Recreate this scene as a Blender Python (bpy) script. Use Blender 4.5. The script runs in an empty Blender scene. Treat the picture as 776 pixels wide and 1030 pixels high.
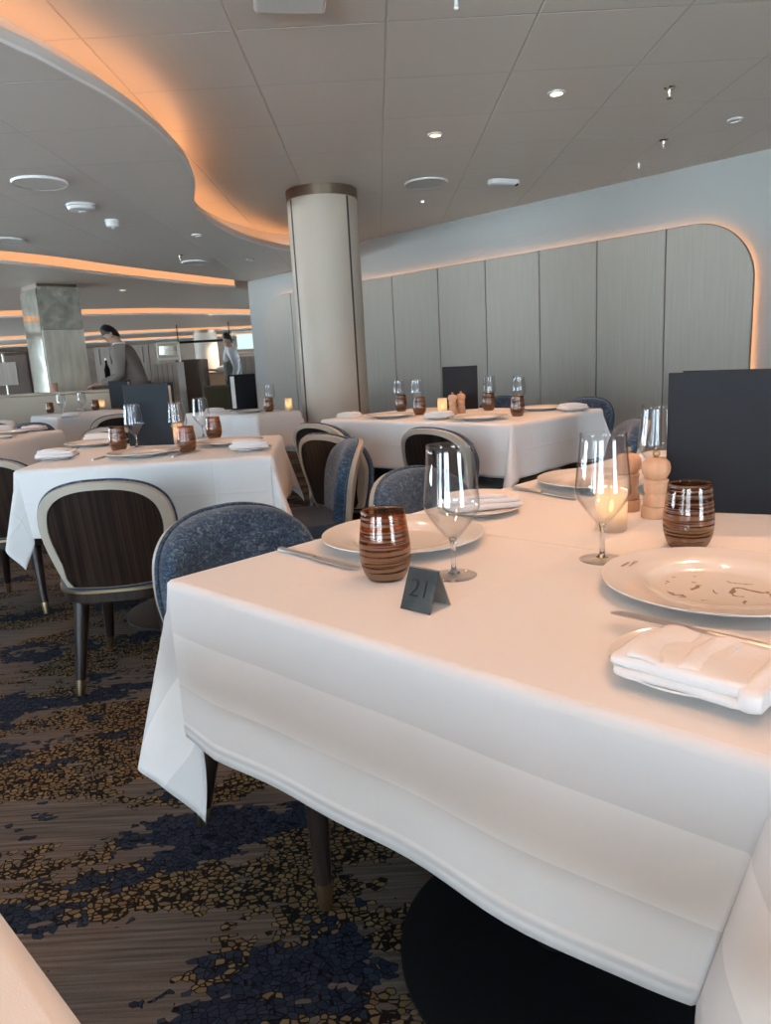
import bpy, bmesh, math, random
from mathutils import Vector, Matrix
random.seed(7)
PI = math.pi
SC = bpy.context.scene
COL = SC.collection

# ------------------------------------------------------------------ camera geometry
FPX, CX, CY, CAMH = 715.0, 388.0, 515.0, 1.08
PITCH = math.atan(150.3 / 715.0); ROLL = math.atan(.055)
vf = Vector((0, math.cos(PITCH), -math.sin(PITCH)))
_r0 = Vector((1, 0, 0)); _u0 = _r0.cross(vf)
vr = math.cos(ROLL) * _r0 - math.sin(ROLL) * _u0
vu = math.sin(ROLL) * _r0 + math.cos(ROLL) * _u0
EYE = Vector((0, 0, CAMH))

def ray(x, y):
    return vf + (x - CX) / FPX * vr - (y - CY) / FPX * vu
def at(x, y, z):                      # point at height z seen at photo pixel x, y
    d = ray(x, y); return EYE + d * ((z - CAMH) / d.z)
def aty(x, y, Y):                     # point at distance Y
    d = ray(x, y); return EYE + d * (Y / d.y)

# ------------------------------------------------------------------ materials
def nodes_of(m):
    m.use_nodes = True
    return m.node_tree.nodes, m.node_tree.links
def M(name, col, rough=.5, metal=0., spec=.5, sheen=0., coat=0., bump=None, var=None, trans=0., ior=1.45):
    """principled material; bump=(scale,strength,stretch) var=(scale,amount,stretch)"""
    m = bpy.data.materials.new(name); n, l = nodes_of(m)
    b = n['Principled BSDF']
    b.inputs['Base Color'].default_value = (*col, 1)
    b.inputs['Roughness'].default_value = rough
    b.inputs['Metallic'].default_value = metal
    b.inputs['Specular IOR Level'].default_value = spec
    b.inputs['Sheen Weight'].default_value = sheen
    b.inputs['Coat Weight'].default_value = coat
    b.inputs['Transmission Weight'].default_value = trans
    b.inputs['IOR'].default_value = ior
    def coords(stretch):
        tc = n.new('ShaderNodeTexCoord'); mp = n.new('ShaderNodeMapping')
        mp.inputs['Scale'].default_value = stretch
        l.new(tc.outputs['Object'], mp.inputs['Vector']); return mp.outputs['Vector']
    if var:
        t = n.new('ShaderNodeTexNoise'); t.inputs['Scale'].default_value = var[0]; t.inputs['Detail'].default_value = 4
        l.new(coords(var[2] if len(var) > 2 else (1, 1, 1)), t.inputs['Vector'])
        r = n.new('ShaderNodeValToRGB')
        r.color_ramp.elements[0].position = .3; r.color_ramp.elements[1].position = .7
        r.color_ramp.elements[0].color = (*[c * (1 - var[1]) for c in col], 1)
        r.color_ramp.elements[1].color = (*[min(1, c * (1 + var[1])) for c in col], 1)
        l.new(t.outputs['Fac'], r.inputs['Fac']); l.new(r.outputs['Color'], b.inputs['Base Color'])
    if bump:
        t = n.new('ShaderNodeTexNoise'); t.inputs['Scale'].default_value = bump[0]; t.inputs['Detail'].default_value = 5
        l.new(coords(bump[2] if len(bump) > 2 else (1, 1, 1)), t.inputs['Vector'])
        bp = n.new('ShaderNodeBump'); bp.inputs['Strength'].default_value = bump[1]; bp.inputs['Distance'].default_value = .004
        l.new(t.outputs['Fac'], bp.inputs['Height']); l.new(bp.outputs['Normal'], b.inputs['Normal'])
    return m
def emit(name, col, s):
    m = bpy.data.materials.new(name); n, l = nodes_of(m)
    n.remove(n['Principled BSDF'])
    e = n.new('ShaderNodeEmission'); e.inputs['Color'].default_value = (*col, 1); e.inputs['Strength'].default_value = s
    l.new(e.outputs[0], n['Material Output'].inputs['Surface']); return m
def math_node(n, l, op, a, b=None, c=None):
    t = n.new('ShaderNodeMath'); t.operation = op
    for i, v in enumerate((a, b, c)):
        if v is None: continue
        if isinstance(v, (int, float)): t.inputs[i].default_value = v
        else: l.new(v, t.inputs[i])
    return t.outputs[0]
def mixcol(n, l, fac, a, b, mode='MIX'):
    t = n.new('ShaderNodeMix'); t.data_type = 'RGBA'; t.blend_type = mode
    for s, v in ((0, fac), (6, a), (7, b)):
        if isinstance(v, (int, float)): t.inputs[s].default_value = v
        elif isinstance(v, tuple): t.inputs[s].default_value = (*v, 1)
        else: l.new(v, t.inputs[s])
    return t.outputs[2]

def ceiling_mat(name, col, x0, sx, y0, sy):
    m = M(name, col, rough=.38, spec=.45); n, l = m.node_tree.nodes, m.node_tree.links
    b = n['Principled BSDF']
    tc = n.new('ShaderNodeTexCoord'); sp = n.new('ShaderNodeSeparateXYZ'); l.new(tc.outputs['Object'], sp.inputs[0])
    def seam(o, x0, s):
        v = math_node(n, l, 'MULTIPLY_ADD', o, 1 / s, -x0 / s + 200.5)
        v = math_node(n, l, 'FRACT', v); v = math_node(n, l, 'SUBTRACT', v, .5); v = math_node(n, l, 'ABSOLUTE', v)
        return math_node(n, l, 'MULTIPLY', v, s)
    d = math_node(n, l, 'MINIMUM', seam(sp.outputs[0], x0, sx), seam(sp.outputs[1], y0, sy))
    g = n.new('ShaderNodeMapRange'); g.inputs['From Min'].default_value = .001; g.inputs['From Max'].default_value = .006
    l.new(d, g.inputs['Value'])
    bp = n.new('ShaderNodeBump'); bp.inputs['Strength'].default_value = .9; bp.inputs['Distance'].default_value = .004
    l.new(g.outputs[0], bp.inputs['Height']); l.new(bp.outputs['Normal'], b.inputs['Normal'])
    l.new(mixcol(n, l, g.outputs[0], tuple(c * .86 for c in col), col), b.inputs['Base Color'])
    return m

def carpet_mat():
    m = M('carpet_wool', (.2, .17, .14), rough=.95, spec=.1); n, l = m.node_tree.nodes, m.node_tree.links
    b = n['Principled BSDF']
    tc = n.new('ShaderNodeTexCoord')
    rot = n.new('ShaderNodeMapping'); rot.inputs['Rotation'].default_value = (0, 0, math.radians(-12)); rot.inputs['Scale'].default_value = (.72, 1, 1)
    l.new(tc.outputs['Object'], rot.inputs['Vector'])
    wob = n.new('ShaderNodeTexNoise'); wob.inputs['Scale'].default_value = 22; wob.inputs['Detail'].default_value = 2
    l.new(rot.outputs[0], wob.inputs['Vector'])
    va = n.new('ShaderNodeVectorMath'); va.operation = 'MULTIPLY_ADD'
    l.new(wob.outputs['Color'], va.inputs[0]); va.inputs[1].default_value = (.02, .02, 0); l.new(rot.outputs[0], va.inputs[2])
    flat = n.new('ShaderNodeVectorMath'); flat.operation = 'MULTIPLY'; l.new(va.outputs[0], flat.inputs[0]); flat.inputs[1].default_value = (1, 1, 0)
    vo = n.new('ShaderNodeTexVoronoi'); vo.feature = 'F1'; vo.inputs['Scale'].default_value = 84; vo.inputs['Randomness'].default_value = .7
    ve = n.new('ShaderNodeTexVoronoi'); ve.feature = 'DISTANCE_TO_EDGE'; ve.inputs['Scale'].default_value = 84; ve.inputs['Randomness'].default_value = .7
    l.new(flat.outputs[0], vo.inputs['Vector']); l.new(flat.outputs[0], ve.inputs['Vector'])
    def patch(off, scale, lo):
        mp = n.new('ShaderNodeMapping'); mp.inputs['Location'].default_value = off; mp.inputs['Scale'].default_value = (.85, 1.3, 1)
        l.new(vo.outputs['Position'], mp.inputs['Vector'])
        t = n.new('ShaderNodeTexNoise'); t.inputs['Scale'].default_value = scale; t.inputs['Detail'].default_value = 5; t.inputs['Roughness'].default_value = .7
        l.new(mp.outputs[0], t.inputs['Vector'])
        return math_node(n, l, 'GREATER_THAN', t.outputs['Fac'], lo)
    gold = patch((3.1, 7.7, 0), 2.6, .50)
    navy = patch((11.3, 2.2, 0), 2.9, .545)
    # streaked taupe ground
    st = n.new('ShaderNodeMapping'); st.inputs['Rotation'].default_value = (0, 0, math.radians(-12)); st.inputs['Scale'].default_value = (4, 130, 1)
    l.new(tc.outputs['Object'], st.inputs['Vector'])
    sn = n.new('ShaderNodeTexNoise'); sn.inputs['Scale'].default_value = 1; sn.inputs['Detail'].default_value = 4
    l.new(st.outputs[0], sn.inputs['Vector'])
    rp = n.new('ShaderNodeValToRGB'); rp.color_ramp.elements[0].position = .35; rp.color_ramp.elements[1].position = .68
    rp.color_ramp.elements[0].color = (.085, .071, .06, 1); rp.color_ramp.elements[1].color = (.20, .16, .13, 1)
    l.new(sn.outputs['Fac'], rp.inputs['Fac'])
    base = rp.outputs[0]
    edge = math_node(n, l, 'LESS_THAN', ve.outputs['Distance'], .12)
    hue = n.new('ShaderNodeSeparateColor'); l.new(vo.outputs['Color'], hue.inputs[0])
    gcol = mixcol(n, l, hue.outputs[0], (.17, .105, .04), (.27, .18, .075))
    gcol = mixcol(n, l, edge, gcol, (.014, .011, .010))
    ncol = mixcol(n, l, hue.outputs[1], (.012, .020, .042), (.032, .046, .075))
    nedge = math_node(n, l, 'LESS_THAN', ve.outputs['Distance'], .055)
    ncol = mixcol(n, l, nedge, ncol, (.006, .007, .012))
    c = mixcol(n, l, gold, base, gcol); c = mixcol(n, l, navy, c, ncol)
    fib = n.new('ShaderNodeTexNoise'); fib.inputs['Scale'].default_value = 420; l.new(tc.outputs['Object'], fib.inputs['Vector'])
    c = mixcol(n, l, .35, c, fib.outputs['Color'], 'OVERLAY')
    hs = n.new('ShaderNodeHueSaturation'); hs.inputs['Saturation'].default_value = .9; hs.inputs['Value'].default_value = .8; l.new(c, hs.inputs['Color'])
    l.new(hs.outputs[0], b.inputs['Base Color'])
    bp = n.new('ShaderNodeBump'); bp.inputs['Strength'].default_value = .5; bp.inputs['Distance'].default_value = .004
    l.new(fib.outputs['Fac'], bp.inputs['Height']); l.new(bp.outputs['Normal'], b.inputs['Normal'])
    return m

def cloth_mat(name, creases, bands=True):
    """white damask: UV is in metres on the flat cloth; pressed creases and satin weave bands along the border"""
    m = M(name, (.86, .86, .86), rough=.62, spec=.25, sheen=.25); n, l = m.node_tree.nodes, m.node_tree.links
    b = n['Principled BSDF']
    uv = n.new('ShaderNodeUVMap'); sp = n.new('ShaderNodeSeparateXYZ'); l.new(uv.outputs[0], sp.inputs[0])
    h = None
    for ax, v, wt in creases:
        d = math_node(n, l, 'ABSOLUTE', math_node(n, l, 'SUBTRACT', sp.outputs[ax], v))
        g = n.new('ShaderNodeMapRange'); g.interpolation_type = 'SMOOTHSTEP'
        g.inputs['From Min'].default_value = 0; g.inputs['From Max'].default_value = .008
        g.inputs['To Min'].default_value = wt; g.inputs['To Max'].default_value = 0
        l.new(d, g.inputs['Value'])
        h = g.outputs[0] if h is None else math_node(n, l, 'ADD', h, g.outputs[0])
    t = n.new('ShaderNodeTexNoise'); t.inputs['Scale'].default_value = 7; t.inputs['Detail'].default_value = 3
    l.new(uv.outputs[0], t.inputs['Vector'])
    w = n.new('ShaderNodeTexNoise'); w.inputs['Scale'].default_value = 900; l.new(uv.outputs[0], w.inputs['Vector'])
    hh = math_node(n, l, 'ADD', math_node(n, l, 'MULTIPLY', t.outputs['Fac'], 1.2), math_node(n, l, 'MULTIPLY', w.outputs['Fac'], .12))
    if h is not None: hh = math_node(n, l, 'ADD', hh, h)
    bp = n.new('ShaderNodeBump'); bp.inputs['Strength'].default_value = .5; bp.inputs['Distance'].default_value = .003
    l.new(hh, bp.inputs['Height']); l.new(bp.outputs['Normal'], b.inputs['Normal'])
    if bands:
        # z of UVMap unused; satin bands woven parallel to the short hem (axis 0 measured from the hem)
        s = math_node(n, l, 'MULTIPLY', math_node(n, l, 'LESS_THAN', sp.outputs[0], .208), math_node(n, l, 'GREATER_THAN', sp.outputs[0], .122))
        top_ = math_node(n, l, 'GREATER_THAN', sp.outputs[0], .30); s = math_node(n, l, 'MAXIMUM', s, math_node(n, l, 'MULTIPLY', top_, .7))
        l.new(mixcol(n, l, s, (.77, .775, .78), (.90, .90, .90)), b.inputs['Base Color'])
        mr = n.new('ShaderNodeMapRange'); mr.inputs['To Min'].default_value = .7; mr.inputs['To Max'].default_value = .42
        l.new(s, mr.inputs['Value']); l.new(mr.outputs[0], b.inputs['Roughness'])
    return m

def velvet_mat():
    m = M('blue_velvet', (.05, .1, .19), rough=.75, spec=.25, sheen=.35); n, l = m.node_tree.nodes, m.node_tree.links
    b = n['Principled BSDF']
    tc = n.new('ShaderNodeTexCoord')
    mp = n.new('ShaderNodeMapping'); mp.inputs['Scale'].default_value = (1, 1, 1.6); l.new(tc.outputs['Object'], mp.inputs['Vector'])
    a = n.new('ShaderNodeTexNoise'); a.inputs['Scale'].default_value = 70; a.inputs['Detail'].default_value = 3; a.inputs['Distortion'].default_value = 1.6
    l.new(mp.outputs[0], a.inputs['Vector'])
    c = n.new('ShaderNodeTexNoise'); c.inputs['Scale'].default_value = 9; c.inputs['Detail'].default_value = 2; l.new(tc.outputs['Object'], c.inputs['Vector'])
    v = math_node(n, l, 'ADD', a.outputs['Fac'], math_node(n, l, 'MULTIPLY', math_node(n, l, 'SUBTRACT', c.outputs['Fac'], .5), .35))
    r = n.new('ShaderNodeValToRGB'); e = r.color_ramp.elements
    e[0].position = .40; e[0].color = (.012, .027, .058, 1); e[1].position = .55; e[1].color = (.032, .072, .128, 1)
    x = e.new(.66); x.color = (.085, .14, .195, 1); x = e.new(.74); x.color = (.20, .225, .235, 1)
    l.new(v, r.inputs['Fac']); l.new(r.outputs[0], b.inputs['Base Color'])
    bp = n.new('ShaderNodeBump'); bp.inputs['Strength'].default_value = .4; bp.inputs['Distance'].default_value = .003
    l.new(a.outputs['Fac'], bp.inputs['Height']); l.new(bp.outputs['Normal'], b.inputs['Normal'])
    return m

def macassar_mat(name, dark, light, axis='Z', rough=.3):
    m = M(name, dark, rough=rough, spec=.5); n, l = m.node_tree.nodes, m.node_tree.links
    b = n['Principled BSDF']
    tc = n.new('ShaderNodeTexCoord'); mp = n.new('ShaderNodeMapping')
    mp.inputs['Scale'].default_value = {'Z': (110, 1.5, 1.1), 'X': (1.6, 75, 75)}[axis]
    l.new(tc.outputs['Object'], mp.inputs['Vector'])
    t = n.new('ShaderNodeTexNoise'); t.inputs['Scale'].default_value = 1.4; t.inputs['Detail'].default_value = 4
    l.new(mp.outputs[0], t.inputs['Vector'])
    r = n.new('ShaderNodeValToRGB'); r.color_ramp.elements[0].position = .42; r.color_ramp.elements[1].position = .68
    r.color_ramp.elements[0].color = (*dark, 1); r.color_ramp.elements[1].color = (*light, 1)
    l.new(t.outputs['Fac'], r.inputs['Fac']); l.new(r.outputs[0], b.inputs['Base Color'])
    return m

def glass_mat(name, col=(1, 1, 1), rough=0., ior=1.45):
    m = bpy.data.materials.new(name); n, l = nodes_of(m); n.remove(n['Principled BSDF'])
    g = n.new('ShaderNodeBsdfGlass'); g.inputs['Color'].default_value = (*col, 1); g.inputs['Roughness'].default_value = rough; g.inputs['IOR'].default_value = ior
    l.new(g.outputs[0], n['Material Output'].inputs['Surface']); return m
def thin_glass_mat(name, col=(1, 1, 1), refl=.9):
    """thin blown glass: see-through with Fresnel reflections, lets light pass for its shadow"""
    m = bpy.data.materials.new(name); n, l = nodes_of(m); n.remove(n['Principled BSDF'])
    t = n.new('ShaderNodeBsdfTransparent')
    g = n.new('ShaderNodeBsdfGlossy'); g.inputs['Roughness'].default_value = .015; g.inputs['Color'].default_value = (refl, refl, refl, 1)
    lw = n.new('ShaderNodeLayerWeight'); lw.inputs['Blend'].default_value = .5
    e5 = math_node(n, l, 'POWER', lw.outputs['Facing'], 7)
    l.new(mixcol(n, l, math_node(n, l, 'MULTIPLY', e5, .75), col, tuple(c * .35 for c in col)), t.inputs['Color'])
    f = math_node(n, l, 'MULTIPLY_ADD', math_node(n, l, 'POWER', lw.outputs['Facing'], 5), .8, .06)
    mx = n.new('ShaderNodeMixShader'); l.new(f, mx.inputs[0]); l.new(t.outputs[0], mx.inputs[1]); l.new(g.outputs[0], mx.inputs[2])
    l.new(mx.outputs[0], n['Material Output'].inputs['Surface']); return m
def tumbler_mat():
    """amber tinted tumbler with fine brown threads wound round it"""
    m = bpy.data.materials.new('amber_thread_glass'); n, l = nodes_of(m)
    b = n['Principled BSDF']; b.inputs['Base Color'].default_value = (.15, .068, .028, 1); b.inputs['Roughness'].default_value = .28
    tc = n.new('ShaderNodeTexCoord'); sp = n.new('ShaderNodeSeparateXYZ'); l.new(tc.outputs['Object'], sp.inputs[0])
    nz = n.new('ShaderNodeTexNoise'); nz.inputs['Scale'].default_value = 1
    mp = n.new('ShaderNodeMapping'); mp.inputs['Scale'].default_value = (6, 6, 400); l.new(tc.outputs['Object'], mp.inputs['Vector'])
    l.new(mp.outputs[0], nz.inputs['Vector']); nz.inputs['Detail'].default_value = 1
    # threads lie thinner towards the rim
    th = n.new('ShaderNodeMapRange'); th.inputs['From Min'].default_value = .01; th.inputs['From Max'].default_value = .108
    th.inputs['To Min'].default_value = .46; th.inputs['To Max'].default_value = .585; l.new(sp.outputs[2], th.inputs['Value'])
    line = math_node(n, l, 'GREATER_THAN', nz.outputs['Fac'], th.outputs[0])
    t = n.new('ShaderNodeBsdfTransparent'); t.inputs['Color'].default_value = (.80, .53, .32, 1)
    g = n.new('ShaderNodeBsdfGlossy'); g.inputs['Roughness'].default_value = .03
    lw = n.new('ShaderNodeLayerWeight'); lw.inputs['Blend'].default_value = .25
    f = math_node(n, l, 'MULTIPLY_ADD', math_node(n, l, 'POWER', lw.outputs['Facing'], 2.5), .6, .05)
    m0 = n.new('ShaderNodeMixShader'); l.new(line, m0.inputs[0]); l.new(t.outputs[0], m0.inputs[1]); l.new(b.outputs[0], m0.inputs[2])
    m1 = n.new('ShaderNodeMixShader'); l.new(f, m1.inputs[0]); l.new(m0.outputs[0], m1.inputs[1]); l.new(g.outputs[0], m1.inputs[2])
    l.new(m1.outputs[0], n['Material Output'].inputs['Surface']); return m
def frosted_mat():
    m = bpy.data.materials.new('frosted_glass'); n, l = nodes_of(m); n.remove(n['Principled BSDF'])
    t = n.new('ShaderNodeBsdfTranslucent'); t.inputs['Color'].default_value = (.95, .9, .85, 1)
    d = n.new('ShaderNodeBsdfDiffuse'); d.inputs['Color'].default_value = (.8, .8, .78, 1)
    p = n.new('ShaderNodeBsdfTransparent'); p.inputs['Color'].default_value = (1, .97, .94, 1)
    a = n.new('ShaderNodeMixShader'); a.inputs[0].default_value = .22; l.new(t.outputs[0], a.inputs[1]); l.new(d.outputs[0], a.inputs[2])
    c = n.new('ShaderNodeMixShader'); c.inputs[0].default_value = .38; l.new(a.outputs[0], c.inputs[1]); l.new(p.outputs[0], c.inputs[2])
    l.new(c.outputs[0], n['Material Output'].inputs['Surface']); return m
def plate_mat():
    """white china; a sketchy brown branch drawing printed in the well"""
    m = M('printed_china', (.84, .82, .78), rough=.12, spec=.5, coat=.3); n, l = m.node_tree.nodes, m.node_tree.links
    b = n['Principled BSDF']
    tc = n.new('ShaderNodeTexCoord')
    sp = n.new('ShaderNodeVectorMath'); sp.operation = 'LENGTH'
    fl = n.new('ShaderNodeVectorMath'); fl.operation = 'MULTIPLY'; fl.inputs[1].default_value = (1, 1, 0)
    l.new(tc.outputs['Object'], fl.inputs[0]); l.new(fl.outputs[0], sp.inputs[0])
    t = n.new('ShaderNodeTexVoronoi'); t.feature = 'DISTANCE_TO_EDGE'; t.inputs['Scale'].default_value = 22
    wv = n.new('ShaderNodeTexNoise'); wv.inputs['Scale'].default_value = 30; l.new(fl.outputs[0], wv.inputs['Vector'])
    ad = n.new('ShaderNodeVectorMath'); ad.operation = 'MULTIPLY_ADD'; l.new(wv.outputs['Color'], ad.inputs[0]); ad.inputs[1].default_value = (.035, .035, 0); l.new(fl.outputs[0], ad.inputs[2])
    l.new(ad.outputs[0], t.inputs['Vector'])
    a = math_node(n, l, 'LESS_THAN', t.outputs['Distance'], .035)
    k = n.new('ShaderNodeTexNoise'); k.inputs['Scale'].default_value = 34; l.new(fl.outputs[0], k.inputs['Vector'])
    a = math_node(n, l, 'MULTIPLY', a, math_node(n, l, 'GREATER_THAN', k.outputs['Fac'], .52))
    a = math_node(n, l, 'MULTIPLY', a, math_node(n, l, 'LESS_THAN', sp.outputs['Value'], .07))
    l.new(mixcol(n, l, a, (.84, .82, .78), (.36, .27, .2)), b.inputs['Base Color'])
    return m

MAT = dict(
    carpet=carpet_mat(),
    ceil_up=ceiling_mat('ceiling_panel', (.83, .775, .71), .11, .605, 3.16, .58),
    ceil_low=ceiling_mat('ceiling_panel_low', (.82, .79, .75), -1.6, .65, 3.06, .57),
    ceil_far=M('ceiling_far', (.80, .73, .66), rough=.4),
    fascia=M('cove_fascia', (.66, .65, .62), rough=.4),
    fascia_trim=M('cove_trim', (.85, .85, .84), rough=.3),
    wall_white=M('white_wallpaper', (.37, .378, .366), rough=.55, spec=.3, bump=(26, .55, (.5, .5, 2.6))),
    panel=M('taupe_wall_panel', (.40, .365, .315), rough=.5, spec=.4, var=(3, .05, (30, 30, .8)), bump=(60, .12, (3, 3, .3))),
    groove=M('panel_groove', (.10, .085, .07), rough=.5),
    brown_wall=M('brown_wall', (.30, .23, .185), rough=.6, var=(2, .15)),
    rear_wall=M('pale_wall', (.6, .58, .55), rough=.7),
    column=M('cream_column_leather', (.47, .41, .34), rough=.42, spec=.4, bump=(300, .06)),
    bronze=M('bronze_metal', (.20, .155, .115), rough=.35, metal=.8),
    seam=M('dark_seam', (.05, .04, .032), rough=.5),
    mirror=M('antique_mirror', (.52, .52, .47), rough=.16, metal=.75, var=(9, .35)),
    slate=M('pale_stone_veneer', (.56, .53, .45), rough=.3, metal=.25, var=(4, .22, (3, 3, .6))),
    cloth21=cloth_mat('tablecloth_damask', [(0, .052, 1.6), (0, .80, .8), (0, 1.13, 1.3), (0, 1.16, 1.), (1, .51, .25), (1, .75, .3), (1, 1.0, .25)], True),
    cloth=cloth_mat('tablecloth_linen', [(0, .46, .5), (0, .92, .5), (0, 1.38, .5), (1, .6, .5), (1, 1.05, .5), (1, 1.5, .5), (0, .16, .5), (1, .16, .5)], False),
    napkin=M('napkin_linen', (.86, .85, .85), rough=.7, spec=.2, sheen=.2, bump=(40, .25)),
    velvet=velvet_mat(),
    seat_blue=M('seat_blue_fabric', (.022, .040, .07), rough=.6, spec=.3, sheen=.2, bump=(200, .2)),
    navy=M('navy_fabric', (.022, .034, .06), rough=.7, sheen=.2),
    cream=M('cream_leather', (.46, .42, .35), rough=.4, bump=(150, .1)),
    macassar=macassar_mat('macassar_veneer', (.010, .006, .005), (.05, .030, .022)),
    darkwood=macassar_mat('dark_stained_wood', (.014, .008, .006), (.035, .02, .015), rough=.35),
    brass=M('brushed_brass', (.55, .42, .26), rough=.3, metal=1.),
    black=M('black_metal', (.006, .006, .007), rough=.75, spec=.15),
    brownbase=M('brown_metal_base', (.03, .022, .018), rough=.4),
    tablewood=M('table_board', (.25, .18, .12), rough=.5),
    china=M('white_china', (.84, .82, .78), rough=.12, spec=.5, coat=.3),
    print_china=plate_mat(),
    ink=M('brown_print', (.25, .19, .15), rough=.5),
    steel=M('cutlery_steel', (.72, .73, .75), rough=.34, metal=1.),
    glass=thin_glass_mat('clear_wine_glass', (.97, .975, .98)),
    stem=glass_mat('clear_glass_stem', (1, 1, 1)),
    tumbler=tumbler_mat(),
    amber=glass_mat('amber_glass_base', (.42, .19, .07), .05),
    frost=frosted_mat(),
    wax=M('candle_wax', (.85, .75, .6), rough=.6),
    flame=emit('candle_flame', (1, .60, .2), 11),
    millwood=M('beech_wood', (.62, .36, .22), rough=.45, var=(10, .12, (6, 6, 1))),
    menu=M('menu_leatherette', (.014, .016, .021), rough=.55, spec=.22, bump=(500, .12)),
    menu_grey=M('menu_slate_blue', (.022, .028, .036), rough=.55, spec=.2, bump=(400, .1)),
    paper=M('menu_paper', (.74, .70, .66), rough=.7),
    sign=M('gunmetal_plate', (.085, .095, .105), rough=.28, metal=.85, var=(9, .35, (1, 4, 1)), bump=(120, .06, (1, 12, 1))),
    signback=M('brushed_steel_plate', (.45, .44, .42), rough=.35, metal=.9),
    digit=M('black_digits', (.004, .004, .005), rough=.4),
    plastic=M('white_plastic', (.78, .78, .77), rough=.35),
    grille=M('speaker_grille', (.76, .755, .73), rough=.6),
    chrome=M('chrome', (.6, .55, .48), rough=.2, metal=1.),
    lamp=emit('lamp_lens', (1, .72, .42), 5),
    lamp_white=emit('lamp_lens_white', (1, .92, .8), 12),
    led=emit('amber_led', (1, .43, .17), 3.8),
    fascia_glow=emit('amber_fascia_glow', (1, .47, .22), .85),  # emission stands in for cove light falling on the far fascias
    led_panel=emit('amber_led_panel', (1, .40, .13), 15),
    greywood=M('grey_wood_laminate', (.36, .31, .275), rough=.5, var=(2, .15, (18, 18, .6))),
    brownwood=M('brown_wood', (.09, .052, .035), rough=.45),
    tan=M('tan_counter', (.42, .29, .20), rough=.5),
    beige=M('beige_upholstery', (.46, .385, .30), rough=.7, bump=(120, .2)),
    olive=M('olive_upholstery', (.12, .105, .06), rough=.8),
    screen_lit=emit('lit_glass_panel', (.75, .95, .95), .9),
    frame_metal=M('pewter_frame', (.42, .39, .33), rough=.35, metal=.8),
    skin=M('skin', (.42, .25, .18), rough=.5),
    hair=M('black_hair', (.008, .007, .007), rough=.45),
    suit=M('taupe_suit_cloth', (.185, .16, .135), rough=.8, bump=(200, .2)),
    shirt=M('white_shirt', (.72, .74, .76), rough=.75),
    vest=M('grey_green_vest', (.22, .25, .22), rough=.8),
    trousers=M('dark_trousers', (.03, .028, .027), rough=.8),
    shoe=M('black_shoe', (.01, .01, .01), rough=.3),
    eye=M('dark_eye', (.01, .008, .007), rough=.2),
    lips=M('lips', (.34, .15, .12), rough=.5),
    terracotta=M('rose_ceramic', (.55, .34, .27), rough=.6),
)

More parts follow.
